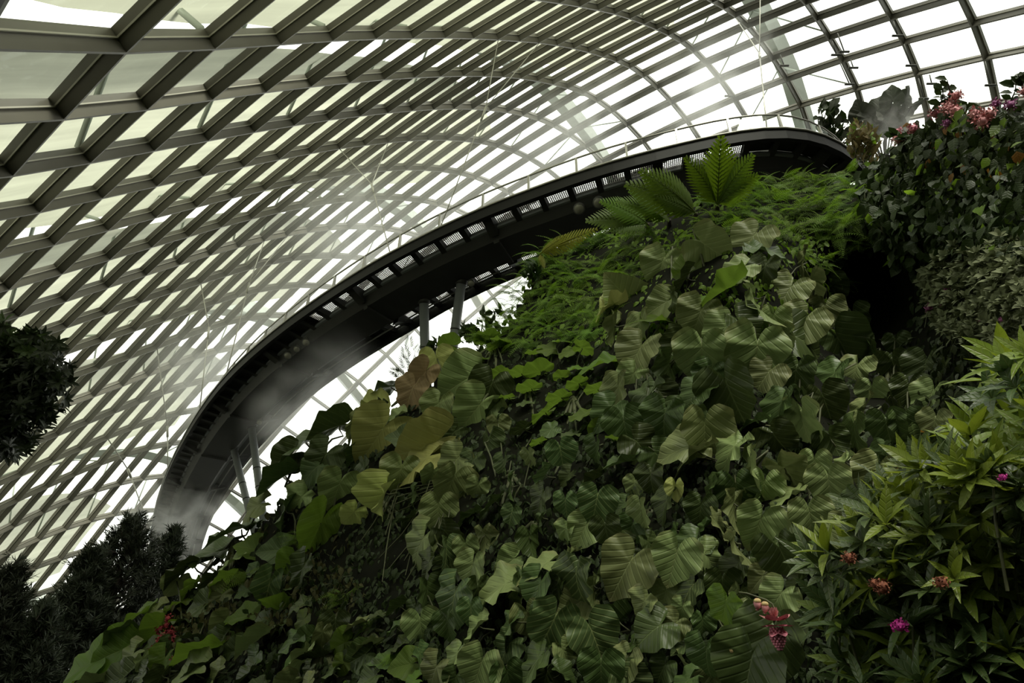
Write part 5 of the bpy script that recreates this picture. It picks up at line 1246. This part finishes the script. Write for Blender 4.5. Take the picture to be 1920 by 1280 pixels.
RA = random.Random(10)
slope_d = lambda x, y: depth(x, y) - .15
near_top = lambda x, y: depth(x, y) - .3
s1 = shrub('flowering_shrub', 'dark glossy shrub with pale pink flower heads at the top right skyline', 'shrub',
           [(1640, 300), (1690, 262), (1700, 228), (1745, 220), (1775, 172), (1800, 185), (1840, 200), (1880, 205), (1960, 195), (1960, 330), (1800, 350), (1660, 345)], 1150, near_top, 20,
           [LEN_S, LEN_R], [('shrub', 7), ('lime', .7), ('autumn', .2)], RA, 'shrubs at the upper right', thick=.8)
for x, y, rr, m in ((1792, 180, 9, pink), (1778, 200, 10, pink), (1789, 208, 10, pink), (1828, 214, 10, pink), (1855, 214, 10, pink), (1842, 228, 11, pink), (1712, 241, 9, rose), (1683, 247, 7, rose), (1684, 259, 9, pink),
                    (1752, 213, 8, rose), (1866, 194, 7, mauve), (1895, 197, 8, mauve), (1920, 172, 7, pink), (1775, 232, 7, mauve)):
    cluster(s1, 'flower_head', x, y, depth(x, y) - 1.15, rr * 1.25, m, RA, 90)
for bx, by, tx, ty in ((1778, 190, 1776, 150), (1760, 200, 1768, 165), (1895, 190, 1905, 148), (1918, 175, 1908, 140), (1700, 262, 1672, 250)):
    tops = MB()
    a, b = at(bx, by, 11.9), at(tx, ty, 11.8)
    tops.tube([a, .5 * (a + b) + RT * .03, b], [.012, .009, .005], 4, cap=False, mi=1)
    for q in range(9):
        f = q / 8; p = a + (b - a) * f
        put(tops, LEN_S, p, unit(UPV * .4 + RT * RA.choice((-1, 1)) + rv(RA, .3)), unit(-ray(bx, by) + UPV * .3 + rv(RA, .4)), RA.uniform(.11, .19), 0)
    tops.obj('upright_shoot', [LM['shrub'], bark], s1)
shrub('leafy_shrub', 'deep shaded glossy shrub filling the slope right of the ferns', 'shrub',
      [(1605, 325), (1640, 300), (1800, 335), (1925, 320), (1925, 480), (1850, 470), (1740, 480), (1690, 500), (1655, 455), (1620, 400)], 1300, near_top, 20, [LEN_S, LEN_R],
      [('shrub', 9), ('lime', .45)], RA, 'shrubs at the upper right', thick=.8)
fz = shrub('woolly_shrub', 'woolly grey-green shrub with stacked small leaves and mauve flowers at the right edge', 'shrub',
           [(1725, 520), (1770, 470), (1800, 455), (1840, 470), (1870, 440), (1925, 450), (1925, 650), (1860, 660), (1790, 640), (1740, 590)], 560, lambda x, y: depth(x, y) - .25, 15, [LEN_S],
           [('fuzzy', 1)], RA, thick=.9, whorl=6, tipdir=lambda x, y: UPV * .9 - RT * .4)
for x, y, rr in ((1742, 578, 9), (1768, 572, 7), (1775, 540, 6), (1880, 600, 7), (1840, 600, 7)):
    cluster(fz, 'flower_head', x, y, depth(x, y) - 1.05, rr, mauve, RA, 60)
shrub('dark_shrub', 'dim small-leaved shrub under the woolly one', 'shrub', [(1690, 620), (1790, 640), (1925, 660), (1925, 740), (1830, 800), (1760, 860), (1700, 850), (1660, 760), (1640, 680)], 520, slope_d, 20,
      [LEN_S, LEN_L], [('rhodo_old', 1), ('shrub', 1.5)], RA, thick=.5)
shrub('reddish_shrub', 'dim shrub with a few red leaves between the climbers and the rhododendron', 'shrub', [(1640, 830), (1780, 790), (1830, 830), (1760, 900), (1660, 960), (1620, 920)], 260, slope_d, 20,
      [LEN_S, LEN_L], [('shrub', 5), ('autumn', .25)], RA, thick=.4)

# rhododendron bushes, close to the viewer at the lower right
RB = random.Random(12)
upleft = lambda x, y: UPV * .75 - RT * .55
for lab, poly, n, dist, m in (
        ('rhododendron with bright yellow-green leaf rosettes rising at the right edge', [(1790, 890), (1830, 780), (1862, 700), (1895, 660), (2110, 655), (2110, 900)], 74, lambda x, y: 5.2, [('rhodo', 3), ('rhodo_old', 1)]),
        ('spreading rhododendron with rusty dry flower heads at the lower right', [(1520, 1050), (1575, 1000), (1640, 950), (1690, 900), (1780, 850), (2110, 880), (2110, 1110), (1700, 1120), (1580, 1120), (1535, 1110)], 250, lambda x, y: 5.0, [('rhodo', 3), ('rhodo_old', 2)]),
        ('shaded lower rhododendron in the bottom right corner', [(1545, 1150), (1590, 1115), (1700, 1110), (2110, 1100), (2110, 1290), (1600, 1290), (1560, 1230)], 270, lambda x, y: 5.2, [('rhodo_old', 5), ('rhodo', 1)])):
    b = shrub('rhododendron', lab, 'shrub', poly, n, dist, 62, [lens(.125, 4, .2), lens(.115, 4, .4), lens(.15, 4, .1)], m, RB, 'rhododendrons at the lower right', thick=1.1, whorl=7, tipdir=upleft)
    if 'rusty' in lab:
        for x, y, rr, mt in ((1592, 1046, 15, rust), (1655, 1100, 17, rust), (1640, 1094, 12, rust), (1765, 1091, 15, rust), (1880, 895, 9, magenta)):
            cluster(b, 'dry_flower_head' if mt is rust else 'flower_head', x, y, 3.6, rr, mt, RB, 90, .24, .7)
    if 'shaded' in lab:
        cluster(b, 'flower_head', 1686, 1172, 3.95, 16, magenta, RB, 90, .25, .7)

# hanging pink flower with its buds
mp = at(1440, 1120, depth(1440, 1120) - .55)
md = root('hanging_flower_plant', mp, 'hanging pink flower with tiered bracts in front of a very large heart leaf', 'flower')
FD = depth(1455, 1170) - .85
U = FD / FPX
mb = MB()
arch = [at(x, y, FD) for x, y in ((1385, 1110), (1400, 1112), (1418, 1118), (1436, 1124), (1448, 1132), (1455, 1150), (1459, 1165))]
mb.tube(arch, [1.6 * U] * 7, 6); mb.obj('stalk', stem_mat, md)
ax = unit(at(1463, 1208, FD) - at(1455, 1160, FD))
e1 = unit(np.cross(ax, -ray(1460, 1180))); e2 = np.cross(ax, e1)
BR = lens(.46, 5, -.25, .25)
for t, nn, ln, ro, ao, nm in ((.02, 5, 24, .80, -.60, 'upper_bract'), (.16, 6, 23, .92, .30, 'middle_bract'), (.30, 6, 20, .72, .70, 'lower_bract')):
    mb = MB(); c = at(1455, 1162, FD) + ax * U * 48 * t
    for q in range(nn):
        a = 2 * math.pi * q / nn + t * 7
        rad = e1 * math.cos(a) + e2 * math.sin(a)
        put(mb, BR, c + rad * U * 3, unit(rad * ro + ax * ao), unit(rad * abs(ao) - ax * ro * (1 if ao > 0 else -1)), ln * U)
    mb.obj(nm, pink if nm == 'upper_bract' else rose, md)
mb = MB()
for q in range(9):
    t = q / 8; c = at(1456, 1178, FD) + ax * U * 30 * t; rr = U * 13 * math.sin(math.pi * (.30 + .62 * t))
    for w in range(11):
        a = 2 * math.pi * (w + .5 * (q % 2)) / 11
        mb.ball(c + (e1 * math.cos(a) + e2 * math.sin(a)) * rr * .85, U * 2.5, 6, 4)
mb.ball(at(1460, 1196, FD), U * 8, 10, 8, (1, 1, 1.9), None)
mb.obj('flower_cone', rose, md)
mb = MB()
c = at(1449, 1140, FD)
for q in range(9):
    a = 2 * math.pi * q / 9; rad = e1 * math.cos(a) + e2 * math.sin(a)
    put(mb, LEN_S, c - ax * U * 2 + rad * U * 6, unit(ax * 1.1 - rad * .28), rad, 21 * U)
mb.obj('closed_upper_flower', pink, md)
for x, y in ((1420, 1131), (1434, 1137)):
    c = at(x, y, FD); mb = MB(); mb.ball(c, U * 6.4, 10, 8, (1, 1, 1.35))
    for q in range(6):
        a = 2 * math.pi * q / 6; rad = RT * math.cos(a) + FW * math.sin(a)
        put(mb, LEN_S, c + rad * U * 4, unit(-UPV - rad * .35), rad, U * 13)
    bb = mb.obj('bud', pink, md)
    mb = MB(); mb.ball(c + UPV * U * 4, U * 6.3, 10, 6, (1, 1, .7)); mb.obj('bud_scale', cream_bud, bb)
for x, y, lab in ((1543, 1083, 'single cream bud on a dark leaf below the rhododendron tips'), (1372, 1215, 'pair of cream buds left of the very large hearts')):
    d = depth(x, y) - .6; c = at(x, y, d); rr = root('flower_bud', c, lab, 'bud')
    for k in range(2 if 'pair' in lab else 1):
        mb = MB(); mb.ball(c + RT * k * .035 - UPV * k * .02, d / FPX * 6.5, 10, 8, (1, 1, 1.3)); mb.obj('bud', cream_bud, rr)
    mb = MB(); mb.tube([c + UPV * .03, c + UPV * .08 + FW * .3, on_slope(x, y - 30, -.05)], .006, 5); mb.obj('stalk', stem_mat, rr)
rr = root('red_flower_spray', on_slope(310, 1190, .2), 'spray of small red flowers on the mossy bank at the lower left', 'flowers')
for x, y in ((300, 1180), (306, 1195), (312, 1172), (295, 1210), (320, 1185), (322, 1198), (288, 1218), (326, 1235), (300, 1203), (315, 1160)):
    cluster(rr, 'flower_head', x, y, depth(x, y) - .4, 8, crimson, RB, 40, .4)
shrub('moss_tuft', 'brownish mossy tuft around the small red flowers', 'undergrowth', [(290, 1170), (330, 1140), (420, 1120), (560, 1150), (520, 1190), (380, 1200), (300, 1230)], 420, slope_d, 13, [LEN_N, LEN_S], [('moss', 3), ('cover', 1)], RB, thick=.3)
shrub('moss_tuft', 'dark mossy tuft under the long furled leaf', 'undergrowth', [(420, 1080), (560, 1040), (640, 1060), (700, 1100), (640, 1150), (560, 1140)], 420, slope_d, 13, [LEN_N, LEN_S], [('moss', 2), ('cover', 2)], RB, thick=.3)

# ------------------------------------------------------------------ plants on the skyline
RC = random.Random(14)
shrub('skyline_shrub', 'dark small shrub behind the glass balustrade at the walkway end', 'shrub', [(1525, 235), (1530, 215), (1545, 190), (1562, 200), (1575, 225), (1590, 250), (1600, 290), (1575, 290)], 90, lambda x, y: 24, 17, [LEN_S, LEN_R], [('misty', 1), ('shrub', 1)], RC, thick=.6, tipdir=lambda x, y: UPV)
sk = root('large_leaved_skyline_shrub', at(1665, 300, 21), 'misty large-leaved shrub standing against the bright panes', 'shrub')
st = MB()
for x, y, s, a in ((1648, 195, 44, 165), (1612, 205, 40, 200), (1672, 176, 36, 186), (1704, 178, 40, 140), (1640, 215, 40, 120), (1655, 240, 42, 30), (1690, 215, 40, 120), (1720, 195, 34, 110), (1680, 240, 44, 60), (1635, 250, 44, 10), (1610, 255, 40, -20)):
    d = 20.5 + RC.uniform(-.4, .4); an = math.radians(a); img = RT * math.sin(an) - UPV * math.cos(an); S = s / FPX * d / 1.1
    o = bpy.data.objects.new('leaf', blade('heart', RC.randrange(5), 'misty')); COL.objects.link(o)
    pos = at(x, y, d) - img * S * .3
    o.matrix_world = mat4(pos, img, unit(-ray(x, y) * .8 + rv(RC, .4)), S); o.parent = sk; o.matrix_parent_inverse = PINV(sk)
    st.tube([pos, .5 * (pos + at(1660, 300, 21)) - RT * .1, at(1660, 310, 21)], .02, 4, cap=False)
st.obj('stems', bark, sk)
shrub('russet_tuft', 'russet grassy tuft between the walkway end and the pink-flowered shrub', 'shrub', [(1585, 260), (1605, 235), (1640, 250), (1650, 290), (1630, 315), (1600, 300)], 340, lambda x, y: 18.5, 15, [LEN_N, LEN_S], [('russet', 3), ('fern', 1)], RC, thick=.6, tipdir=lambda x, y: UPV)
for poly, lab in (([(872, 650), (880, 600), (905, 575), (930, 570), (950, 590), (930, 640)], 'twiggy sapling outlined on the bright panes right of the columns'),
                  ([(868, 640), (858, 632), (872, 612), (900, 620), (898, 645)], 'small rounded twig of leaves right beside the leaning column'),
                  ([(985, 530), (985, 505), (1000, 490), (1015, 500), (1010, 530)], 'leafy twig under the far walkway edge at the fern slope'),
                  ([(800, 668), (805, 645), (830, 640), (845, 655), (830, 672)], 'reddish bushy twig at the foot of the tall columns')):
    shrub('sapling', lab, 'sapling', poly, 38, lambda x, y: 15.2, 17, [LEN_S, LEN_R], [('shrub', 1), ('cover', 1)], RC, 'saplings on the slope rim', tipdir=lambda x, y: UPV - RT * .3, thick=.3, twigs=12)
pm = root('small_palm', at(770, 720, 14.9), 'little palm with thin feather leaves outlined left of the columns', 'palm')
for x, y, s, a in ((766, 652, 26, 175), (763, 672, 28, 195), (764, 690, 30, 205), (757, 706, 30, 240), (778, 660, 20, 150), (750, 700, 24, 250), (778, 690, 26, 170)):
    d = 14.8; an = math.radians(a); img = RT * math.sin(an) - UPV * math.cos(an); S = s / FPX * d
    mb = MB(); c = at(x, y, d)
    mb.tube([at(778, 725, 14.9), .5 * (c + at(775, 720, 14.9)) - RT * .05, c, c + img * S * .5], [.008, .007, .005, .003], 4, cap=False)
    for q in range(7):
        t = q / 6
        for sg in (-1, 1):
            side = np.cross(img, ray(x, y)) * sg
            put(mb, LEN_N, c + img * S * .5 * t, unit(side * (1.1 - .8 * t) + img * .75), unit(-ray(x, y) + rv(RC, .3)), S * .55)
    mb.obj('feather_leaf', LM['shrub'], pm)

# ------------------------------------------------------------------ trees at the left
RD = random.Random(15)
tr = root('round_crowned_tree', (-13.5, 13.0, 0), 'dark round-crowned tree cut by the left edge of the picture', 'tree')
crown = [(0, 700, 92), (60, 680, 56), (92, 705, 40), (25, 770, 66), (75, 745, 48), (-30, 790, 70), (20, 652, 28), (98, 655, 24), (40, 830, 26), (5, 850, 24), (60, 650, 30), (78, 780, 22), (-10, 640, 30)]
lv, tw = MB(), MB()
TD = 16.0
for _ in range(760):
    cx, cy, rr = RD.choices(crown, [c[2] ** 2 for c in crown])[0]
    u = unit(rv(RD)) * RD.random() ** .4 * RD.choice((1, 1, 1.12, 1.2))
    x, y = cx + u[0] * rr, cy + u[2] * rr
    if y > 855 or x < -90: continue
    p = at(x, y, TD + u[1] * 1.1)
    ax = unit(np.array([u[0], u[1], u[2] + .35]) + rv(RD, .4)); e1 = unit(np.cross(ax, rv(RD))); e2 = np.cross(ax, e1)
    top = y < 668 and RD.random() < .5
    for q in range(7):
        a = 2 * math.pi * q / 7; le = RD.uniform(.6, 1.4)
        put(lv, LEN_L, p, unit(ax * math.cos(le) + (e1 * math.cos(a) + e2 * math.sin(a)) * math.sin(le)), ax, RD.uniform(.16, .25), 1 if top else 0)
for cx, cy, rr in crown:
    p = at(cx, cy, TD)
    j = at(-40, 800, TD)
    tw.tube([p, .5 * (p + j) + np.array([0, 0, .3]), j, (-13.5, 13.0, 2.5)], [.03, .05, .09, .14], 6, cap=False)
tw.tube([(-13.5, 13.0, 0), (-13.5, 13.0, 2.6)], [.22, .16], 8)
lv.obj('crown', [LM['tree'], LM['rhodo_old']], tr); tw.obj('branches', bark, tr)


def conifer(px, py, dist, hpx, wpx, lab, seed, n_sh=150):
    """dense conifer of upswept needle shoots; px,py is the top"""
    r = random.Random(seed)
    top = at(px, py, dist)
    t = root('conifer', (top[0], top[1], 0), lab, 'conifer', 'conifers at the lower left')
    H = hpx / FPX * dist; W = wpx / FPX * dist
    fo, br = MB(), MB()
    br.tube([(top[0], top[1], 0), (top[0], top[1], top[2] * .6), tuple(top - np.array([0, 0, .3]))], [.2, .13, .03], 7)
    for k in range(n_sh):
        f = (k / n_sh) ** .8
        z = top[2] - H * f
        if z < .1: continue
        a = r.uniform(0, 2 * math.pi); rad = W * (.10 + .9 * f ** .75) * r.uniform(.35, 1.05) ** .5
        tip = np.array([top[0] + math.cos(a) * rad, top[1] + math.sin(a) * rad, z + r.uniform(-.1, .25)])
        ax = unit(np.array([math.cos(a) * .55, math.sin(a) * .55, .8]) + rv(r, .22))
        ln = r.uniform(.7, 1.3)
        b = tip - ax * ln
        br.tube([tip, b, np.array([top[0], top[1], max(.3, b[2] - .45 * rad)])], [.012, .022, .035], 4, cap=False)
        m = 46
        for q in range(m):
            s = q / m
            d0 = unit(rv(r)); d0 = unit(d0 - ax * (d0 @ ax))
            put(fo, LEN_F, tip - ax * ln * s, unit(d0 * .75 + ax * .75), unit(ax - d0 * .5), r.uniform(.26, .40) * (.6 + .6 * min(1, s * 4)))
        for sh in range(5):
            s = r.uniform(.2, .9); o = tip - ax * ln * s; ax2 = unit(ax * .7 + rv(r, .5))
            for q in range(16):
                d0 = unit(rv(r)); put(fo, LEN_F, o + ax2 * .45 * q / 16, unit(d0 * .7 + ax2 * .8), unit(ax2 - d0 * .5), r.uniform(.22, .34))
    fo.obj('needles', LM['needle'], t); br.obj('trunk', bark, t)


conifer(256, 965, 34, 330, 130, 'tall dark conifer standing in the mist at the foot of the walkway', 21, 420)
conifer(180, 1025, 32, 260, 90, 'middle dark conifer left of the tall one', 22, 300)
conifer(30, 1060, 30, 230, 95, 'left dark conifer cut by the picture edge', 23, 300)
conifer(330, 985, 37, 200, 55, 'hazy conifer right of the tall one below the walkway end', 24, 170)
conifer(95, 1130, 29, 190, 70, 'low dark conifer between the two taller ones', 25, 200)

# ------------------------------------------------------------------ mist from the spray nozzles
def mist(label, c, size, dens, scale, seed, axis=None, thr=.42, aniso=.6):
    m, nt, n, l, out = nodes_of('mist_volume')
    tc = n.new('ShaderNodeTexCoord')
    ln = n.new('ShaderNodeVectorMath'); ln.operation = 'LENGTH'; l.new(tc.outputs['Object'], ln.inputs[0])
    fall = n.new('ShaderNodeMapRange'); fall.interpolation_type = 'SMOOTHSTEP'
    fall.inputs['From Min'].default_value, fall.inputs['From Max'].default_value = 0.15, 1.0
    fall.inputs['To Min'].default_value, fall.inputs['To Max'].default_value = 1.0, 0.0
    l.new(ln.outputs['Value'], fall.inputs['Value'])
    d = fall.outputs['Result']
    if scale:
        mp = n.new('ShaderNodeMapping'); mp.inputs['Location'].default_value = (seed * 3.1, seed * 1.7, 0)
        mp.inputs['Scale'].default_value = tuple(s / max(size) for s in size)
        nz = n.new('ShaderNodeTexNoise'); nz.inputs['Scale'].default_value = scale; nz.inputs['Detail'].default_value = 3
        nz.inputs['Distortion'].default_value = .8
        l.new(tc.outputs['Object'], mp.inputs['Vector']); l.new(mp.outputs['Vector'], nz.inputs['Vector'])
        r = n.new('ShaderNodeMapRange'); r.inputs['From Min'].default_value, r.inputs['From Max'].default_value = thr, .72
        l.new(nz.outputs['Fac'], r.inputs['Value'])
        q = n.new('ShaderNodeMath'); q.operation = 'MULTIPLY'; l.new(d, q.inputs[0]); l.new(r.outputs['Result'], q.inputs[1]); d = q.outputs[0]
    k = n.new('ShaderNodeMath'); k.operation = 'MULTIPLY'; k.inputs[1].default_value = dens; l.new(d, k.inputs[0])
    v = n.new('ShaderNodeVolumeScatter'); v.inputs['Color'].default_value = (.98, .97, .92, 1); v.inputs['Anisotropy'].default_value = aniso
    l.new(k.outputs[0], v.inputs['Density']); l.new(v.outputs['Volume'], out.inputs['Volume'])
    mb = MB(); mb.ball((0, 0, 0), 1.0, 16, 10)
    o = mb.obj('mist', m)
    R = Matrix.Identity(4)
    if axis is not None:
        R = Vector(axis).to_track_quat('Z', 'Y').to_matrix().to_4x4()
    o.matrix_world = Matrix.Translation(tuple(c)) @ R @ Matrix.Diagonal((*size, 1))
    tag(o, label, 'mist', kind='stuff')


def plume(label, p0, d0, p1, d1, w, dens, scale, seed, **kw):
    a, b = at(*p0, d0), at(*p1, d1)
    mist(label, (a + b) / 2, (w, w, np.linalg.norm(b - a) / 2), dens, scale, seed, axis=b - a, **kw)


mist('broad thin haze filling the far side of the dome behind the walkway', at(640, 500, 40), (23, 14, 16), .075, 2.2, 1, thr=.30)
plume('dense mist bank at the foot of the walkway over the conifers', (350, 1040), 38, (300, 900), 42, 3.4, .9, 2.6, 2)
plume('mist drifting along the outer side of the lower walkway', (330, 830), 36, (440, 590), 31, 2.8, .55, 3.0, 3)
plume('mist curling over the walkway near its middle', (560, 500), 26, (760, 330), 24, 2.6, .5, 3.0, 4)
plume('mist under the walkway left of the tall columns', (470, 860), 27, (700, 620), 21, 1.9, .55, 2.6, 5)
plume('streak of mist rising above the railing toward the vault', (960, 350), 21, (1190, 130), 26, 1.9, .55, 3.2, 6)
plume('wisp of mist in front of the upper right panes', (1180, 250), 22, (1480, 90), 27, 2.4, .45, 3.0, 7)
plume('jet of mist rising beside the walkway end toward the pink flowers', (1628, 292), 19.5, (1725, 175), 20.0, .9, 1.3, 2.4, 8)
